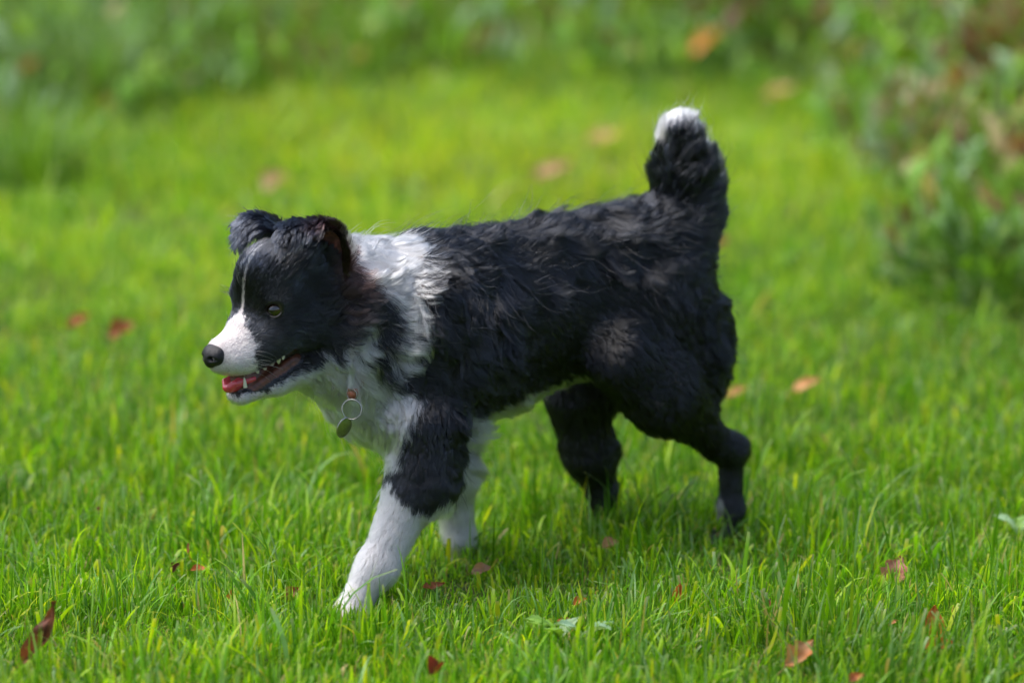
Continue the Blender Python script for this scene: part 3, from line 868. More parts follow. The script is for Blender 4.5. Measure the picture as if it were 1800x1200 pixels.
# whiskers and brow bristles
def bristle(root, d0, d1, ln, k=8):
    P_ = [root]; 
    for j in range(1, k):
        s = j / (k - 1); P_.append(P_[-1] + nrm(d0 * (1 - s) + d1 * s) * ln / (k - 1))
    return np.array(P_)
BR, BC, BRAD = [], [], []
wr = random.Random(5)
for (px, py) in ((438, 622), (444, 632), (450, 640), (436, 640), (428, 630), (446, 618), (425, 645), (455, 632)):
    p = ray_hit(px, py)
    for s_ in (1, -1):
        q_ = p if s_ > 0 else p - 2 * np.dot(p - HC, LH) * LH
        o = LH * s_
        BR.append(bristle(q_, nrm(o * 0.8 - FH * 0.35 + U * wr.uniform(-.1, .3)), nrm(o * 0.4 - FH * 0.8 - U * wr.uniform(.2, .8)), wr.uniform(.028, .048)))
        BC.append((0.75, 0.73, 0.70)); BRAD.append(0.00017)
for i in range(16):
    px, py = 437 + wr.uniform(-14, 14), wr.uniform(506, 520)
    for s_ in (1, -1):
        q_ = march(H(px + 25 * s_, py, .030 * s_) + LH * s_ * 0.03 + FH * 0.03, nrm(-LH * s_ - FH), 0, 0.08)
        BR.append(bristle(q_, nrm(FH * 0.6 + LH * s_ * 0.6 + U * wr.uniform(0, .6)), nrm(FH * 0.3 + LH * s_ * 0.9 + U * wr.uniform(-.1, .9)), wr.uniform(.010, .022)))
        BC.append((0.006, 0.005, 0.005)); BRAD.append(0.00014)
hair_object("whiskers", np.array(BR), np.array(BRAD), np.array(BC), dog, HM)
# ------------------------------------------------------------------ collar with ring and name disc, worn by the dog
collar = tag(link(bpy.data.objects.new("dog_collar", None)), "brown collar sunk in the white throat fur, steel ring and oval disc hanging from it", "collar")
CB = ray_hit(619, 692)
collar.location = CB
bpy.context.view_layer.update()
def tube(name, pts, r, mat, parent, closed=True, n2=10, flat=None):
    pts = np.array(pts); n1 = len(pts)
    T_ = nrm(np.roll(pts, -1, 0) - np.roll(pts, 1, 0)) if closed else nrm(np.gradient(pts, axis=0))
    cen = pts.mean(0)
    V = []
    for i in range(n1):
        o = nrm(pts[i] - cen) if closed else nrm(np.cross(T_[i], nrm(np.array([0.3, 1, 0.2]))))
        o = nrm(o - T_[i] * np.dot(o, T_[i])); q = np.cross(T_[i], o)
        for j in range(n2):
            a = 2 * math.pi * j / n2
            ca, sa = math.cos(a), math.sin(a)
            if flat: ca, sa = flat[0] * np.sign(ca) * abs(ca) ** 0.5, flat[1] * np.sign(sa) * abs(sa) ** 0.5
            V.append(pts[i] + (o * ca + q * sa) * r)
    m_ = n1 if closed else n1 - 1
    Fq = [(i * n2 + j, i * n2 + (j + 1) % n2, ((i + 1) % n1) * n2 + (j + 1) % n2, ((i + 1) % n1) * n2 + j) for i in range(m_) for j in range(n2)]
    return mesh_np(name, np.array(V) - CB, Fq, mat, parent)
leather = pbr("collar_leather", (0.16, 0.045, 0.02), rough=0.55, noise_col=(0.32, 0.10, 0.04), scale=300)
steel = pbr("worn_steel", (0.42, 0.40, 0.37), rough=0.28, metal=1.0, noise_col=(0.30, 0.29, 0.27), scale=200)
brass = pbr("dark_ring_steel", (0.20, 0.19, 0.16), rough=0.3, metal=1.0)
cc = B(650, 565, 0)
e2 = nrm(CB - cc); e2 = nrm(e2 - L * np.dot(e2, L))
loop = []
for i in range(64):
    a = 2 * math.pi * i / 64
    d = e2 * math.cos(a) + L * math.sin(a)
    loop.append(march(cc + d * 0.16, -d, 0, 0.15) - d * 0.001)
tube("strap", loop, 1.0, leather, collar, flat=(0.0016, 0.0075), n2=12)
tocam = nrm(CAMP - CB)
K = CB + tocam * 0.026 + np.array([0, 0, 0.001])          # comes out through the fur
s0 = 1 / mscale(K)
rx = nrm(np.cross(U, tocam)) * -1; ux = np.cross(tocam, rx) * -1
rx = np.array([1.0, 0, 0]); ux = nrm(np.cross(rx, tocam)); ux = ux if ux[2] > 0 else -ux
def scr(px, py, d=0.0): return K + rx * (px - 619) * s0 + ux * (692 - py) * s0 + tocam * d
# leather tab
V = []
tp = [(612, 684), (628, 684), (630, 694), (626, 702), (614, 702), (610, 693)]
for dd in (-0.0015, 0.0015):
    for (x, y) in tp: V.append(scr(x, y, dd - 0.003))
n = len(tp)
bm_f = [(i, (i + 1) % n, n + (i + 1) % n, n + i) for i in range(n)]
Vt = np.array(V); c0 = len(V)
Vt = np.concatenate([Vt, [Vt[:n].mean(0)], [Vt[n:].mean(0) + tocam * 0.0012]])
tri = [(i, i, (i + 1) % n, c0) for i in range(0)]
FT = [(a, b, c, d) for a, b, c, d in bm_f]
for i in range(0, n, 2):
    FT.append((n + i, n + (i + 1) % n, n + (i + 2) % n, c0 + 1)); FT.append((i, c0, (i + 2) % n, (i + 1) % n))
mesh_np("tab", Vt - CB, FT, leather, collar, smooth=False)
def ring_pts(cx, cy, r, tilt, d=0.0, n=56, turns=1, pitch=0.0):
    c = scr(cx, cy, d); ax1 = nrm(rx * math.cos(tilt) + tocam * math.sin(tilt))
    return [c + (ax1 * math.cos(a) + ux * math.sin(a)) * r * s0 for a in np.linspace(0, 2 * math.pi, n, endpoint=False)]
tube("loop", ring_pts(619, 695, 9.5, 0.45, 0.0), 0.0011, brass, collar)
tube("ring", ring_pts(618, 720, 17.5, 0.12, 0.002), 0.0009, steel, collar, n2=8)
tube("ring", ring_pts(618.4, 720.6, 17.3, 0.17, 0.0036), 0.0009, steel, collar, n2=8)
# disc: a flat oval seen edge-tilted, hanging from the ring
dc = scr(605, 752, 0.003)
ua = nrm(-rx * 0.42 - ux * 0.9); va = nrm(np.cross(ua, nrm(tocam * 0.62 + rx * 0.78)))
V = []; ns = 40
rings = [(0.0, -1), (0.85, -1), (1.0, -0.6), (1.0, 0.6), (0.85, 1), (0.0, 1)]
nn = np.cross(ua, va)
for rr, zz in rings:
    for j in range(ns):
        a = 2 * math.pi * j / ns
        V.append(dc + (ua * math.cos(a) * 0.0148 + va * math.sin(a) * 0.0128) * max(rr, 0.001) + nn * zz * 0.0007)
Fq = [(i * ns + j, i * ns + (j + 1) % ns, (i + 1) * ns + (j + 1) % ns, (i + 1) * ns + j) for i in range(len(rings) - 1) for j in range(ns)]
disc = mesh_np("disc", np.array(V) - CB, Fq, steel, collar)
# ------------------------------------------------------------------ ground sheet and lawn
def gz(X, Y):
    P_ = np.stack([X, Y], -1)
    z = (fbm(P_, 1.6, 40, 2) - 0.5) * 0.03
    z = z * np.clip(np.abs(Y - 5.2) / 2.0, 0.15, 1)
    z = z + np.clip(Y - 9.6, 0, 60) ** 1.25 * 0.16 * (0.6 + 0.4 * fbm(P_, 0.5, 50, 2))         # the bank at the back
    z = z + np.clip(X - 0.62 - 0.03 * (Y - 6), 0, 5) ** 1.2 * 0.45 * np.clip((Y - 6.6) / 1.5, 0, 1)      # and on the right
    return z
gx = np.concatenate([-np.geomspace(250, 2.6, 24), np.arange(-2.5, 2.51, 0.05), np.geomspace(2.6, 250, 24)])
gy = np.concatenate([np.array([-40, -10, 0, 2, 3]), np.arange(3.6, 14, 0.06), np.geomspace(14.1, 300, 40)])
GX, GY = np.meshgrid(gx, gy, indexing='ij')
GZ = gz(GX, np.minimum(GY, 40))
V = np.stack([GX, GY, GZ], -1).reshape(-1, 3)
ny = len(gy)
ii, jj = np.meshgrid(np.arange(len(gx) - 1), np.arange(ny - 1), indexing='ij')
a = (ii * ny + jj).ravel()
Fg = np.stack([a, a + ny, a + ny + 1, a + 1], 1)
def groundmat():
    m, nt, out = new_mat("turf_soil")
    b = nt.nodes.new("ShaderNodeBsdfPrincipled"); b.inputs['Roughness'].default_value = 0.95; b.inputs['Specular IOR Level'].default_value = 0.1
    tc = nt.nodes.new("ShaderNodeTexCoord")
    n = nt.nodes.new("ShaderNodeTexNoise"); n.inputs['Scale'].default_value = 14; n.inputs['Detail'].default_value = 8
    nt.links.new(tc.outputs['Object'], n.inputs['Vector'])
    r = nt.nodes.new("ShaderNodeValToRGB")
    e = r.color_ramp.elements
    e[0].position = 0.35; e[0].color = (0.030, 0.050, 0.012, 1)
    e[1].position = 0.7; e[1].color = (0.075, 0.085, 0.025, 1)
    nt.links.new(n.outputs['Fac'], r.inputs[0]); nt.links.new(r.outputs[0], b.inputs['Base Color'])
    nt.links.new(b.outputs[0], out.inputs[0])
    return m
tag(mesh_np("ground", V, Fg, groundmat()), kind="structure")

def leafmat(name, attr, transl=0.5, rough=0.42, spec=0.35):
    m, nt, out = new_mat(name)
    a = nt.nodes.new("ShaderNodeAttribute"); a.attribute_name = attr
    b = nt.nodes.new("ShaderNodeBsdfPrincipled"); b.inputs['Roughness'].default_value = rough; b.inputs['Specular IOR Level'].default_value = spec
    nt.links.new(a.outputs['Color'], b.inputs['Base Color'])
    t = nt.nodes.new("ShaderNodeBsdfTranslucent")
    hs = nt.nodes.new("ShaderNodeMix"); hs.data_type = 'RGBA'; hs.blend_type = 'MULTIPLY'; hs.inputs[0].default_value = 1.0
    hs.inputs[7].default_value = (1.4, 1.35, 0.5, 1)
    nt.links.new(a.outputs['Color'], hs.inputs[6]); nt.links.new(hs.outputs[2], t.inputs['Color'])
    mx = nt.nodes.new("ShaderNodeMixShader"); mx.inputs[0].default_value = transl
    nt.links.new(b.outputs[0], mx.inputs[1]); nt.links.new(t.outputs[0], mx.inputs[2])
    nt.links.new(mx.outputs[0], out.inputs[0])
    return m
GM = leafmat("grass_blade", "gcol", rough=0.42, spec=0.35)

PAL = np.array([(0.070, 0.200, 0.008), (0.150, 0.350, 0.008), (0.300, 0.490, 0.012), (0.420, 0.500, 0.020), (0.20, 0.360, 0.120), (0.42, 0.34, 0.13)])
def blades(X, Y, h, w, az, bend, blunt, cidx, dark, seg=5, three=True, twist=0.0, seed=0, Z0=None, pal=PAL):
    n = len(X); rs = np.random.RandomState(seed)
    s = np.linspace(0, 1, seg + 1)
    Z = (gz(X, Y) - 0.004) if Z0 is None else Z0
    # the centre line leans more and more: arc in the plane of az
    th = bend[:, None] * s[None] ** 1.2 + rs.normal(0, 0.25, n)[:, None]
    ds = (h / seg)[:, None]
    dx = np.sin(th) * ds; dz = np.cos(th) * ds
    r = np.concatenate([np.zeros((n, 1)), np.cumsum(dx[:, 1:], 1)], 1); z = np.concatenate([np.zeros((n, 1)), np.cumsum(dz[:, 1:], 1)], 1)
    side = az + math.pi / 2 + rs.normal(0, 0.5, n)
    tw = side[:, None] + (rs.normal(0, twist, n)[:, None]) * s[None]
    C_ = np.stack([X[:, None] + np.cos(az)[:, None] * r, Y[:, None] + np.sin(az)[:, None] * r, Z[:, None] + z], -1)
    prof = np.where(blunt[:, None], 0.75 + 0.25 * np.sin(s * math.pi)[None] + 0 * s[None], np.clip(1 - s[None] ** 2.2, 0.04, 1) * (0.7 + 0.3 * np.sin(s * math.pi))[None])
    hw = (w * 0.5)[:, None] * prof
    A_ = np.stack([np.cos(tw), np.sin(tw), np.zeros_like(tw)], -1) * hw[..., None]
    if three:
        fold = np.stack([np.cos(az), np.sin(az), 0 * az], -1)[:, None] * (-hw * 0.35)[..., None]
        V_ = np.stack([C_ - A_, C_ + fold, C_ + A_], 2); k = 3
    else:
        V_ = np.stack([C_ - A_, C_ + A_], 2); k = 2
    m = (seg + 1) * k
    base = np.arange(n)[:, None, None] * m
    i_ = np.arange(seg)[None, :, None] * k; j_ = np.arange(k - 1)[None, None]
    a = base + i_ + j_
    Fq = np.stack([a, a + 1, a + 1 + k, a + k], -1).reshape(-1, 4)
    col = pal[cidx] * (0.8 + 0.4 * rs.rand(n, 1)) * dark[:, None]
    col = col[:, None, None] * np.ones((1, seg + 1, k, 1))
    # paler dry cut ends, whitish sheath at the foot
    tipc = np.array([0.36, 0.36, 0.20])
    tm = (blunt[:, None] * (s[None] > 0.93) * 0.6)[:, :, None, None]
    col = col * (1 - tm) + tipc * tm
    col = np.concatenate([col, np.ones(col.shape[:-1] + (1,))], -1)
    return V_.reshape(-1, 3), Fq, col.reshape(-1, 4)
def scatter(y0, y1, dens, margin, rs):
    xm = lambda y: 0.1335 * y * 1.02 + margin
    A_ = (y1 - y0) * 2 * xm(y1); n = int(A_ * dens)
    X = (rs.rand(n) * 2 - 1) * xm(y1); Y = y0 + (y1 - y0) * rs.rand(n)
    k = np.abs(X) < xm(Y)
    return X[k], Y[k]
def merge(parts, name, mat, kind=None, label=None, cat=None):
    off = 0; Vs, Fs, Cs = [], [], []
    for v, f, c in parts:
        Vs.append(v); Fs.append(f + off); Cs.append(c); off += len(v)
    V_ = np.concatenate(Vs); F_ = np.concatenate(Fs); C_ = np.concatenate(Cs)
    me = bpy.data.meshes.new(name)
    me.vertices.add(len(V_)); me.vertices.foreach_set("co", V_.astype(np.float32).ravel())
    me.loops.add(F_.size); me.loops.foreach_set("vertex_index", F_.astype(np.int32).ravel())
    me.polygons.add(len(F_)); me.polygons.foreach_set("loop_start", np.arange(0, F_.size, 4, dtype=np.int32))
    me.polygons.foreach_set("use_smooth", np.ones(len(F_), bool))
    at = me.attributes.new("gcol", 'FLOAT_COLOR', 'POINT'); at.data.foreach_set("color", C_.astype(np.float32).ravel())
    me.update(calc_edges=True); me.materials.append(mat)
    o = link(bpy.data.objects.new(name, me))
    return tag(o, label, cat, kind=kind)
def patch(X, Y):
    """0 rich green .. 1 yellowish sparse turf; the worn yellow part lies behind the dog"""
    P_ = np.stack([X, Y], -1)
    y = 0.62 * fbm(P_, 1.3, 60, 3) + 0.10
    y = y - 0.03 + 0.34 * np.exp(-((Y - 8.4) / 1.0) ** 2) * np.exp(-((X - 0.05) / 0.75) ** 2)
    y = y - 0.15 * np.clip((6.8 - Y) / 0.8, 0, 1)
    return np.clip(y, 0, 1)
PAWS = [on_ground(605, 1092), on_ground(640, 1085), on_ground(798, 1035), on_ground(798, 1060), on_ground(1035, 985), on_ground(1040, 1015), on_ground(1280, 965), on_ground(1040, 1040), on_ground(1042, 1066), on_ground(798, 1085), on_ground(1275, 985), on_ground(1280, 1010)]
def trample(X, Y):
    return 1 - 0.66 * np.max([np.exp(-((X - pw[0]) ** 2 + (Y - pw[1]) ** 2) / 0.06 ** 2) for pw in PAWS], 0)      # pressed down round the paws
lawn = []
for zi, (y0, y1, dens, hm, wm, seg, three) in enumerate([(4.40, 5.9, 20000, 0.044, 0.0040, 5, True), (5.9, 7.6, 12000, 0.042, 0.0040, 3, False), (7.6, 10.4, 7500, 0.045, 0.0055, 3, False)]):
    rs = np.random.RandomState(100 + zi)
    X, Y = scatter(y0, y1, dens, 0.30, rs)
    X2, Y2 = scatter(y0 - 0.25 * (zi == 0), y1, dens * 0.45, 1.15, rs)
    k2 = (np.abs(X2) > 0.1335 * 1.02 * Y2 + 0.30) | (Y2 < y0); X = np.r_[X, X2[k2]]; Y = np.r_[Y, Y2[k2]]
    P_ = np.stack([X, Y], -1); n = len(X)
    tuft = fbm(P_, 9, 70, 2); fine = vnoise(P_, 38, 71)
    keep = rs.rand(n) < (0.45 + 0.9 * fine)
    X, Y, P_, tuft, fine = X[keep], Y[keep], P_[keep], tuft[keep], fine[keep]; n = len(X)
    h = hm * (0.35 + 1.35 * tuft) * (0.6 + 0.7 * rs.rand(n))
    tall = rs.rand(n) < 0.045 + 0.10 * np.clip((tuft - 0.55) * 4, 0, 1)
    h[tall] *= 1.5 + 0.6 * rs.rand(tall.sum())
    w = wm * (0.30 + 1.2 * rs.rand(n) ** 1.4); w[tall] *= 1.15
    az = 2 * math.pi * (vnoise(P_, 7, 73) * 1.6) + rs.normal(0, 1.3, n)
    bend = np.abs(rs.normal(0.55, 0.55, n)); long_ = rs.rand(n) < 0.05; bend[long_] += 1.2; h[long_] *= 1.4
    blunt = (rs.rand(n) < 0.30) & ~long_
    h *= trample(X, Y)
    g_ = on_ground(1330, 985); h *= 1 + 0.55 * np.exp(-((X - g_[0]) / 0.16) ** 2 - ((Y - g_[1]) / 0.12) ** 2)
    pt = patch(X, Y)
    v = np.clip(pt + rs.normal(0, 0.27, n), 0, 1)
    ci = np.select([v < 0.26, v < 0.50, v < 0.80], [0, 1, 2], 3)
    ci[rs.rand(n) < 0.10] = 4; ci[rs.rand(n) < 0.02 + 0.02 * (pt > 0.6)] = 5
    dk = 0.80 + 0.4 * fbm(P_, 3.0, 77, 2)
    lawn.append(blades(X, Y, h, w, az, bend, blunt, ci, dk, seg, three, 0.5, zi))
# fine thatch between the blades near the lens
rs = np.random.RandomState(200)
X, Y = scatter(4.4, 5.9, 26000, 0.30, rs); n = len(X)
lawn.append(blades(X, Y, (0.015 + 0.030 * rs.rand(n)) * trample(X, Y), 0.0011 + 0.0012 * rs.rand(n), rs.rand(n) * 6.28, np.abs(rs.normal(0.9, 0.5, n)), np.zeros(n, bool),
                   rs.choice([0, 1, 2, 5], n, p=[0.35, 0.4, 0.2, 0.05]), 0.8 + 0.3 * rs.rand(n), 3, False, 0.5, 9))
# scattered long arching blades, single tall ones and broad mown stubs
for k_, (n, h0, h1, w0, w1, b0, b1, bl, cs) in enumerate([(900, .07, .13, .0020, .0036, 1.3, 0.5, False, [0, 1, 2, 4]), (420, .07, .115, .0024, .0040, 0.15, 0.15, False, [0, 0, 1, 4]),
                                                          (900, .035, .065, .0046, .0072, 0.25, 0.25, True, [1, 2, 2, 3]), (160, .03, .08, .0025, .005, 1.0, 0.7, False, [5, 5, 3])]):
    rs = np.random.RandomState(400 + k_)
    X, Y = scatter(4.45, 6.6, n / 3.2, 0.2, rs); n = len(X)
    lawn.append(blades(X, Y, (h0 + (h1 - h0) * rs.rand(n)) * trample(X, Y), w0 + (w1 - w0) * rs.rand(n), rs.rand(n) * 6.28, np.abs(rs.normal(b0, b1, n)), np.full(n, bl), rs.choice(cs, n), 0.8 + 0.3 * rs.rand(n), 8, True, 0.5, 50 + k_))
merge(lawn, "grass", GM, kind="stuff")
print("grass blades", sum(len(p[1]) for p in lawn))
# ------------------------------------------------------------------ rough growth round the lawn, and single plants in it
PPAL = np.array([(0.085, 0.190, 0.025), (0.130, 0.280, 0.022), (0.190, 0.330, 0.030), (0.190, 0.300, 0.150), (0.32, 0.26, 0.13), (0.180, 0.090, 0.050), (0.38, 0.36, 0.24)])
VM = leafmat("rough_leaf", "gcol", 0.35, 0.5, 0.3)
def rough_mask(X, Y):
    n = (fbm(np.stack([X, Y], -1), 2.2, 130, 2) - 0.5)
    top = np.clip((Y - 9.2 - n * 1.8 + 0.15 * np.clip(-X - 0.2, 0, 1)) / 1.3, 0, 1)
    left = np.clip((Y - 8.2 - 1.1 * (X + 1.1) - n * 1.4) / 1.3, 0, 1) * (X < -0.45)
    right = np.clip((X - 0.64 - n * 0.25 - 0.02 * (Y - 7)) / 0.22, 0, 1) * np.clip((Y - 6.9 - n * 0.4) / 0.2, 0, 1)
    return np.maximum(np.maximum(top, left), right), right
rs = np.random.RandomState(300)
und = []
X, Y = scatter(6.8, 13.5, 5200, 1.3, rs)
mk, rt = rough_mask(X, Y)
k = rs.rand(len(X)) < mk; X, Y, rt, mk = X[k], Y[k], rt[k], mk[k]; n = len(X); P_ = np.stack([X, Y], -1)
tuft = fbm(P_, 3.2, 140, 2); f2 = vnoise(P_, 11, 141)
k = rs.rand(n) < np.clip((f2 - 0.25) * 1.8, 0.05, 1); X, Y, rt, tuft, P_, mk = X[k], Y[k], rt[k], tuft[k], P_[k], mk[k]; n = len(X)
h = (0.06 + 0.20 * tuft ** 1.5) * (0.5 + 0.8 * rs.rand(n)) * np.where(rt > 0.5, 0.7, 1.0) * (0.35 + 0.65 * mk)
hue = fbm(P_, 1.9, 150, 2)
br = np.where(rt > 0.5, 0.30, 0.06 + 0.22 * (hue > 0.62))
u = rs.rand(n)
ci = np.where(u < br, rs.choice([4, 5, 6], n, p=[0.5, 0.3, 0.2]), np.where(hue < 0.42, rs.choice([0, 1, 3], n, p=[0.3, 0.5, 0.2]), np.where(hue < 0.58, rs.choice([0, 1, 2, 3], n, p=[0.15, 0.45, 0.25, 0.15]), rs.choice([1, 2, 3], n, p=[0.5, 0.35, 0.15]))))
und.append(blades(X, Y, h, 0.004 + 0.010 * rs.rand(n) ** 2, 2 * math.pi * vnoise(P_, 2.5, 151) * 1.5 + rs.normal(0, 0.8, n), np.abs(rs.normal(0.8, 0.6, n)), np.zeros(n, bool), ci,
                  0.65 + 0.7 * rs.rand(n), 4, False, 0.6, 31, pal=PPAL))
# broad weed leaves among them
X, Y = scatter(6.8, 12.5, 1300, 1.3, rs); mk, rt = rough_mask(X, Y); k = rs.rand(len(X)) < mk * np.where(rt > 0.3, 0.9, 0.35); X, Y, rt = X[k], Y[k], rt[k]; n = len(X)
ci = np.where(rs.rand(n) < np.where(rt > .5, .28, .12), rs.choice([4, 5], n), rs.choice([1, 2, 3], n, p=[.4, .3, .3]))
und.append(blades(X, Y, 0.05 + 0.05 * rs.rand(n), 0.020 + 0.025 * rs.rand(n), rs.rand(n) * 6.28, 0.6 + rs.rand(n), np.zeros(n, bool), ci, 0.5 + 0.9 * rs.rand(n), 4, False, 0.4, 33,
                  Z0=gz(X, Y) + 0.02 + 0.16 * rs.rand(n) * (0.6 + 0.4 * (Y > 9)), pal=PPAL))
merge(und, "undergrowth", VM, kind="stuff")

def plant(name, cat, label, px, py, rad, height, nbl, nlf, cols, seed, lw=0.03, group=None, bladew=0.007):
    g = on_ground(px, py); x0, y0 = g[0], g[1]; z0 = float(gz(np.array([x0]), np.array([y0]))[0])
    rs = np.random.RandomState(seed)
    root = link(bpy.data.objects.new(name, None)); root.location = (x0, y0, z0)
    tag(root, label, cat, group)
    def emit(pt, v, f, c):
        me_o = mesh_np(pt, v - np.array([x0, y0, z0]), f, VM, root, attrs={"gcol": c})
        return me_o
    if nbl:
        r = rad * np.sqrt(rs.rand(nbl)) * 0.55; a = rs.rand(nbl) * 6.28
        X = x0 + r * np.cos(a); Y = y0 + r * np.sin(a)
        v, f, c = blades(X, Y, height * (0.45 + 0.65 * rs.rand(nbl)), bladew * (0.5 + 0.9 * rs.rand(nbl)), a + rs.normal(0, 0.5, nbl), np.abs(rs.normal(0.8, 0.45, nbl)) + 0.6 * r / rad,
                         np.zeros(nbl, bool), rs.choice(cols, nbl), 0.8 + 0.3 * rs.rand(nbl), 6, False, 0.5, seed, Z0=np.full(nbl, z0 - 0.005), pal=PPAL)
        emit("blades" if not nlf else "stems", v, f, c)
    if nlf:
        r = rad * rs.rand(nlf) ** 0.6; a = rs.rand(nlf) * 6.28; hh = height * (0.12 + 0.88 * rs.rand(nlf)) * (1 - 0.5 * (r / rad) ** 2)
        X = x0 + r * np.cos(a); Y = y0 + r * np.sin(a)
        v, f, c = blades(X, Y, lw * (1.2 + 1.4 * rs.rand(nlf)), lw * (0.6 + 0.6 * rs.rand(nlf)), a + rs.normal(0, 0.9, nlf), 0.5 + 1.1 * rs.rand(nlf), np.zeros(nlf, bool),
                         rs.choice(cols, nlf), 0.75 + 0.4 * rs.rand(nlf), 4, True, 0.5, seed + 1, Z0=z0 + hh, pal=PPAL)
        emit("foliage", v, f, c)
    return root
G_T = "grass tussocks at the edge of the lawn"
plant("grass_tussock", "tussock", "tall bluish green grass tussock at the far left edge of the photo", 40, 330, 0.22, 0.26, 260, 0, [1, 2, 3, 1], 1, group=G_T)
plant("grass_tussock", "tussock", "arching pale green tussock behind the far left one, near the top left corner", 150, 200, 0.24, 0.34, 420, 0, [1, 3, 3, 0], 2, group=G_T)
plant("grass_tussock", "tussock", "dark green tussock in the top left corner above the lawn", 320, 120, 0.28, 0.36, 420, 0, [0, 1, 3], 3, group=G_T)
plant("grass_tussock", "tussock", "pale drooping tussock directly above the far ear, at the top of the lawn", 500, 110, 0.20, 0.28, 300, 0, [3, 6, 1], 4, group=G_T)
plant("grass_tussock", "tussock", "bright green low tussock at the right edge level with the dog's back", 1750, 480, 0.20, 0.20, 300, 0, [1, 2, 1], 5, group=G_T)
plant("grass_tussock", "tussock", "pale silvery tussock right of the tail, at the foot of the brown bank", 1620, 500, 0.14, 0.13, 200, 0, [3, 3, 6, 1], 6, group=G_T)
plant("shrub", "shrub", "low rounded dark green shrub above and right of the white tail tip", 1400, 110, 0.34, 0.30, 160, 600, [0, 0, 1, 5, 3], 7, 0.03)
plant("shrub", "shrub", "dark green shrub at the top centre of the photo", 900, 30, 0.30, 0.34, 120, 700, [0, 1, 0], 8, 0.03)
plant("shrub", "shrub", "low bluish green shrub at the upper right between tail and brown bank", 1180, 130, 0.22, 0.12, 60, 500, [0, 1, 3, 1], 9, 0.03)
plant("weed_patch", "weed", "dark leafy weed low on the right edge above the dark gap in the grass", 1730, 540, 0.17, 0.15, 80, 260, [0, 0, 1, 3, 0], 10, 0.028)
plant("dead_bracken", "bracken", "reddish brown dead bracken in the top right corner", 1770, 140, 0.26, 0.30, 120, 380, [4, 5, 4, 6, 1, 1], 11, 0.028)
plant("dead_bracken", "bracken", "dull brown bracken at the right edge level with the tail", 1785, 290, 0.18, 0.24, 100, 260, [5, 4, 5, 1], 12, 0.028)
plant("dead_bracken", "bracken", "pale straw and brown stalks right of the tail, left of the bank", 1620, 360, 0.14, 0.22, 140, 200, [6, 4, 1, 3, 5], 13, 0.022)

# ------------------------------------------------------------------ broad-leaved weeds in the near turf
def weed(px, py, label, leaves, cols, seed):
    g = on_ground(px, py); z0 = float(gz(g[:1], g[1:2])[0])
    root = link(bpy.data.objects.new("broadleaf_weed", None)); root.location = (g[0], g[1], z0); tag(root, label, "weed")
    rs = np.random.RandomState(seed)
    for i in range(leaves):
        a = rs.rand() * 6.28; ln = 0.045 + 0.02 * rs.rand(); wd = 0.020 + 0.008 * rs.rand()
        nu, nv = 14, 9; u = np.linspace(0, 1, nu)[:, None]; v = np.linspace(-1, 1, nv)[None]
        w = wd * 0.5 * np.sin(np.pi * np.clip(u, 0.03, 0.985) ** 0.8) * (1 + 0.18 * np.sin(u * 34))
        el = 1.15 - 1.2 * u; rr = np.cumsum(np.cos(el) * ln / nu, 0); zz = np.cumsum(np.sin(el) * ln / nu, 0) + 0.016
        x = rr * math.cos(a) - v * w * math.sin(a); y = rr * math.sin(a) + v * w * math.cos(a); z = zz + np.abs(v) * w * 0.35 + 0.002 * np.sin(v * 5 + u * 9)
        V_ = np.stack([x + 0 * v, y + 0 * v, z + 0 * v], -1).reshape(-1, 3)
        F_ = [(p * nv + q, p * nv + q + 1, (p + 1) * nv + q + 1, (p + 1) * nv + q) for p in range(nu - 1) for q in range(nv - 1)]
        c = np.array(cols[i % len(cols)]); cc_ = np.ones((len(V_), 4)); cc_[:, :3] = c * (1 - 0.25 * np.exp(-(np.tile(v.ravel(), nu) / 0.12) ** 2))[:, None] + 0.02
        mesh_np("leaf", V_, F_, VM, root, attrs={"gcol": cc_})
weed(985, 1150, "bright green broad-leaved weed with a pale leaf in the front turf below the dog's belly", 5, [(0.17, 0.33, 0.02), (0.15, 0.30, 0.03), (0.26, 0.38, 0.20)], 3)
weed(1030, 1150, "small bluish weed touching the bright green weed in the front turf", 3, [(0.20, 0.33, 0.20), (0.16, 0.30, 0.12)], 6)
weed(1790, 960, "pale broad leaf at the right edge of the near turf", 3, [(0.22, 0.36, 0.18), (0.2, 0.36, 0.06)], 9)

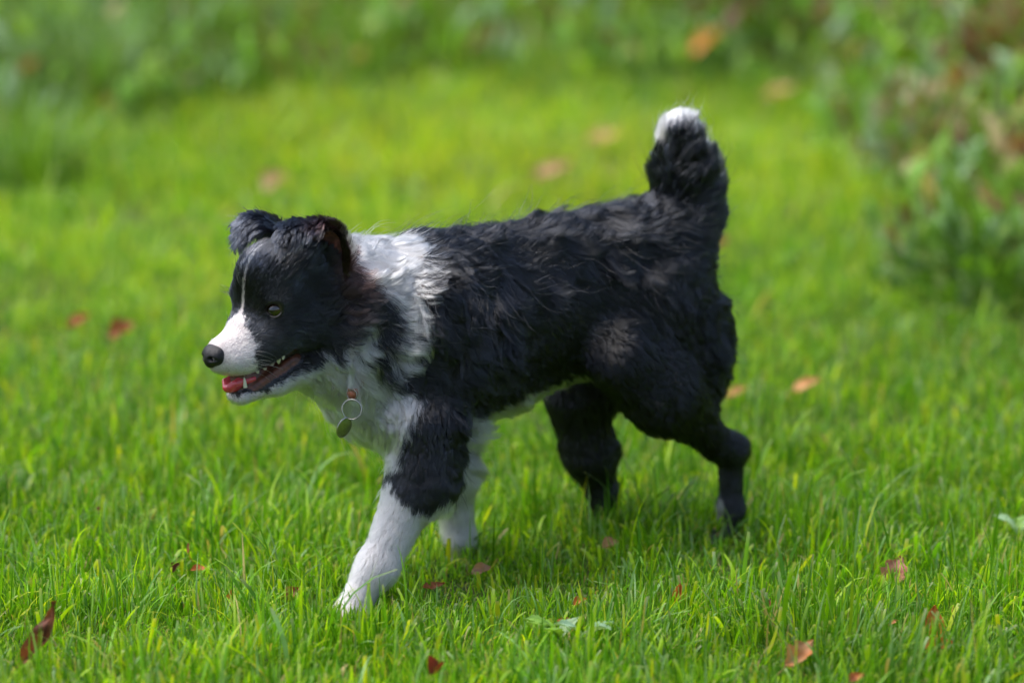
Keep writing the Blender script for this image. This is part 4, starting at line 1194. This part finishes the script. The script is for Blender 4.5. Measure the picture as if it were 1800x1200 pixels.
# ------------------------------------------------------------------ fallen leaves, every one its own thing
LM = leafmat("dry_leaf", "gcol", 0.25, 0.55, 0.3)
def fallen_leaf(px, py, label, size=0.05, aspect=0.5, col=(0.35, 0.12, 0.04), col2=None, curl=0.6, tilt=0.3, az=0.0, roll=0.0, lobes=0, z=0.02, seed=0, group="fallen leaves on the grass"):
    """px, py is the middle of the leaf in the photograph, z its height above the soil"""
    rs = np.random.RandomState(seed + int(px))
    if z < 0.046: z = z - (0.008 if py < 1150 else 0.003)
    size = size * (0.78 if py < 700 else 0.88)
    g = on_ground(px, py, z); 
    z0 = float(gz(g[:1], g[1:2])[0]) + z
    if abs(z0 - z) > 0.004:
        g = on_ground(px, py, z0)
    nu, nv = 26, 13
    u = np.linspace(0, 1, nu)[:, None]; v = np.linspace(-1, 1, nv)[None]
    w = np.sin(np.pi * np.clip(u, 0.02, 0.99) ** 0.85) ** 0.8
    if lobes: w = w * (0.62 + 0.38 * np.abs(np.cos(u * math.pi * lobes)))
    w = w * size * aspect * 0.5
    X_ = (u - 0.5) * size + 0 * v; Y_ = v * w
    ph = rs.rand() * 6
    Z_ = curl * (Y_ ** 2) / (size * 0.18) + curl * 0.35 * ((u - 0.5) ** 2) * size * 1.6 + 0.04 * size * np.sin(7 * u + 3 * v + ph) + 0.015 * size * np.sin(19 * u * (1 + 0.2 * v) + ph)
    P3 = np.stack([X_, Y_, Z_], -1).reshape(-1, 3)
    # stalk and midrib as a thin ridge
    k = 12; st = np.linspace(-0.85, 0.45, k) * size; 
    ridge = np.stack([st, 0 * st, np.interp(st / size + 0.5, u[:, 0], Z_[:, nv // 2]) - 0.0006], -1)
    sv = []
    for i in range(k):
        for a_ in range(4):
            b_ = math.pi / 2 * a_
            sv.append(ridge[i] + np.array([0, math.cos(b_), math.sin(b_)]) * size * 0.011)
    sf = [(i * 4 + a_, i * 4 + (a_ + 1) % 4, (i + 1) * 4 + (a_ + 1) % 4, (i + 1) * 4 + a_) for i in range(k - 1) for a_ in range(4)]
    F_ = [(p * nv + q, p * nv + q + 1, (p + 1) * nv + q + 1, (p + 1) * nv + q) for p in range(nu - 1) for q in range(nv - 1)]
    cr, sr_ = math.cos(roll), math.sin(roll); ct, st_ = math.cos(tilt), math.sin(tilt); ca, sa = math.cos(az), math.sin(az)
    Mx = np.array([[1, 0, 0], [0, cr, -sr_], [0, sr_, cr]]); My = np.array([[ct, 0, -st_], [0, 1, 0], [st_, 0, ct]]); Mz = np.array([[ca, -sa, 0], [sa, ca, 0], [0, 0, 1]])
    M_ = Mz @ My @ Mx
    c1 = np.array(col); c2 = np.array(col2 if col2 is not None else np.array(col) * 0.45)
    nz_ = np.clip(fbm(P3, 3.0 / size, int(px), 3) * 1.8 - 0.4, 0, 1)[:, None]
    cl = c1 * nz_ + c2 * (1 - nz_)
    uu = np.repeat(u[:, 0], nv); vv = np.tile(v[0], nu)
    vein = np.clip(1 - np.abs(((uu * 9 - np.abs(vv) * 1.6) % 1) - 0.5) * 5, 0, 1)[:, None] * 0.25
    cl = cl * (1 - vein)
    V_ = np.concatenate([P3, np.array(sv)]) @ M_.T
    cc_ = np.ones((len(V_), 4)); cc_[:len(P3), :3] = cl; cc_[len(P3):, :3] = c2 * 0.8
    o = mesh_np("fallen_leaf", V_, F_ + [tuple(np.array(f) + len(P3)) for f in sf], LM, None, attrs={"gcol": cc_})
    o.location = g
    return tag(o, label, "leaf", group)
OR, TAN, RB, PK, YO, DK = (0.42, 0.13, 0.03), (0.36, 0.21, 0.10), (0.20, 0.06, 0.028), (0.36, 0.18, 0.12), (0.52, 0.30, 0.05), (0.10, 0.04, 0.025)
fallen_leaf(80, 1112, "long pointed reddish brown leaf standing on edge at bottom left", 0.120, 0.24, (0.26, 0.08, 0.04), DK, 1.2, 1.05, -0.35, 1.2, z=0.058)
fallen_leaf(350, 1000, "small bright orange leaf lying on the grass left of the front paw", 0.028, 0.5, OR, (0.3, 0.08, 0.02), 0.5, 0.1, 0.3, 0.4, z=0.034)
fallen_leaf(331, 972, "thin upright orange red sliver of leaf above the small orange leaf", 0.032, 0.2, OR, RB, 1.0, 1.3, 2.6, 0.8, z=0.045)
fallen_leaf(308, 1000, "dark curled leaf fragment left of the small orange leaf", 0.022, 0.6, DK, (0.08, 0.03, 0.02), 1.3, 0.5, 1.0, 0.4, z=0.032)
fallen_leaf(410, 1052, "orange brown leaf half hidden between blades, third leaf left of the front paw", 0.042, 0.5, OR, TAN, 0.7, 0.9, -1.4, 0.7, z=0.034)
fallen_leaf(516, 1044, "pale tan leaf just left of the reaching front paw", 0.026, 0.8, TAN, RB, 0.7, 0.7, 0.6, 0.5, z=0.034)
fallen_leaf(583, 1092, "rusty leaf under the toes of the reaching front paw", 0.030, 0.5, OR, RB, 0.6, 0.2, 0.2, 0.6, z=0.016)
fallen_leaf(762, 1030, "rusty leaf in the grass between the two front paws", 0.036, 0.4, OR, RB, 0.6, 0.15, 0.1, 0.5, z=0.026)
fallen_leaf(846, 1003, "pinkish leaf beside the white far front paw", 0.034, 0.6, PK, TAN, 0.6, 0.2, 0.4, 0.6, z=0.028)
fallen_leaf(768, 1178, "dark red crumpled leaf at the very bottom, left of centre", 0.030, 0.7, (0.24, 0.03, 0.02), DK, 1.3, 0.4, 0.8, 0.3, z=0.044)
fallen_leaf(1020, 1058, "yellow orange leaf scrap above the bright green weed", 0.022, 0.7, YO, OR, 0.6, 0.4, 0.2, 0.5, z=0.034)
fallen_leaf(992, 1090, "small orange leaf with a dark twig left of the yellow scrap", 0.024, 0.4, OR, RB, 0.6, 0.1, 0.1, 0.5, z=0.026)
fallen_leaf(1193, 1045, "folded orange pink leaf standing upright below the hind paw", 0.034, 0.55, (0.58, 0.22, 0.08), OR, 1.6, 1.2, 1.2, 0.3, z=0.036)
fallen_leaf(1350, 1062, "small dark brown leaf tip right of the folded upright leaf", 0.020, 0.6, RB, DK, 0.9, 0.8, 1.0, 0.4, z=0.030)
fallen_leaf(1572, 1006, "pinkish brown lobed leaf half sunk in the grass at right", 0.058, 0.75, PK, (0.30, 0.10, 0.08), 0.5, 0.85, 0.9, 0.5, lobes=3, z=0.034)
fallen_leaf(1405, 1150, "large out of focus orange and tan leaf low in the front right turf", 0.060, 0.6, OR, TAN, 0.7, 0.5, 0.7, 0.6, lobes=3, z=0.040)
fallen_leaf(1638, 1100, "tall rusty brown leaf standing up at bottom right", 0.062, 0.5, (0.40, 0.11, 0.03), OR, 1.0, 1.25, 1.3, 0.4, z=0.044)
fallen_leaf(1650, 1140, "orange leaf at the foot of the tall rusty leaf", 0.045, 0.6, OR, YO, 0.7, 0.3, 0.2, 0.5, z=0.034)
fallen_leaf(1565, 1095, "flat orange leaf scrap left of the tall rusty leaf", 0.026, 0.5, OR, TAN, 0.5, 0.2, 0.2, 0.4, z=0.034)
fallen_leaf(1505, 1192, "orange leaf cut by the bottom edge of the photo", 0.026, 0.6, OR, RB, 0.6, 0.4, 0.3, 0.5, z=0.045)
fallen_leaf(1074, 958, "pale tan leaf behind the far hind paw", 0.030, 0.7, TAN, PK, 0.6, 0.3, 0.2, 0.5, z=0.032)
fallen_leaf(172, 895, "tiny dark seed husk caught on blade tips at left", 0.012, 0.5, RB, DK, 1.0, 0.3, 0.2, 0.3, z=0.060)
fallen_leaf(215, 582, "blurred red brown leaf on the lawn left of the dog's muzzle", 0.065, 0.7, (0.40, 0.10, 0.04), RB, 0.5, 0.5, 0.4, 0.5, z=0.05)
fallen_leaf(140, 565, "blurred orange brown leaf further left of the muzzle", 0.055, 0.6, (0.42, 0.14, 0.03), RB, 0.5, 0.5, 0.2, 0.5, z=0.05)
fallen_leaf(485, 322, "blurred pinkish tan leaf on the lawn above the dog's far ear", 0.075, 0.9, (0.48, 0.36, 0.20), TAN, 0.4, 0.6, 0.4, 0.3, z=0.06)
fallen_leaf(975, 302, "blurred pink brown leaf on the lawn above the middle of the back", 0.110, 0.6, (0.36, 0.20, 0.10), TAN, 0.4, 0.35, 0.2, 0.3, z=0.055)
fallen_leaf(1062, 242, "blurred yellow orange leaf left of the tail tip", 0.11, 0.5, (0.46, 0.32, 0.06), TAN, 0.4, 0.3, 0.1, 0.3, z=0.055)
fallen_leaf(1418, 678, "blurred orange tan leaf on the lawn right of the thigh", 0.060, 0.6, (0.55, 0.26, 0.08), TAN, 0.4, 0.4, 0.1, 0.4, z=0.05)
fallen_leaf(1296, 690, "blurred rusty leaf touching the outline of the hind leg", 0.050, 0.6, (0.48, 0.20, 0.06), TAN, 0.4, 0.3, 0.3, 0.3, z=0.045)
fallen_leaf(1265, 430, "blurred brown leaf behind the base of the tail", 0.060, 0.8, RB, TAN, 0.5, 0.5, 0.3, 0.4, z=0.05)
fallen_leaf(1243, 76, "blurred yellow leaf high up above the tail tip", 0.110, 0.7, (0.62, 0.36, 0.06), OR, 0.4, 0.7, 0.2, 0.3, z=0.16)
fallen_leaf(1370, 162, "blurred tan leaf right of the tail tip below the dark shrub", 0.110, 0.45, (0.42, 0.28, 0.10), TAN, 0.4, 0.35, 0.1, 0.3, z=0.06)
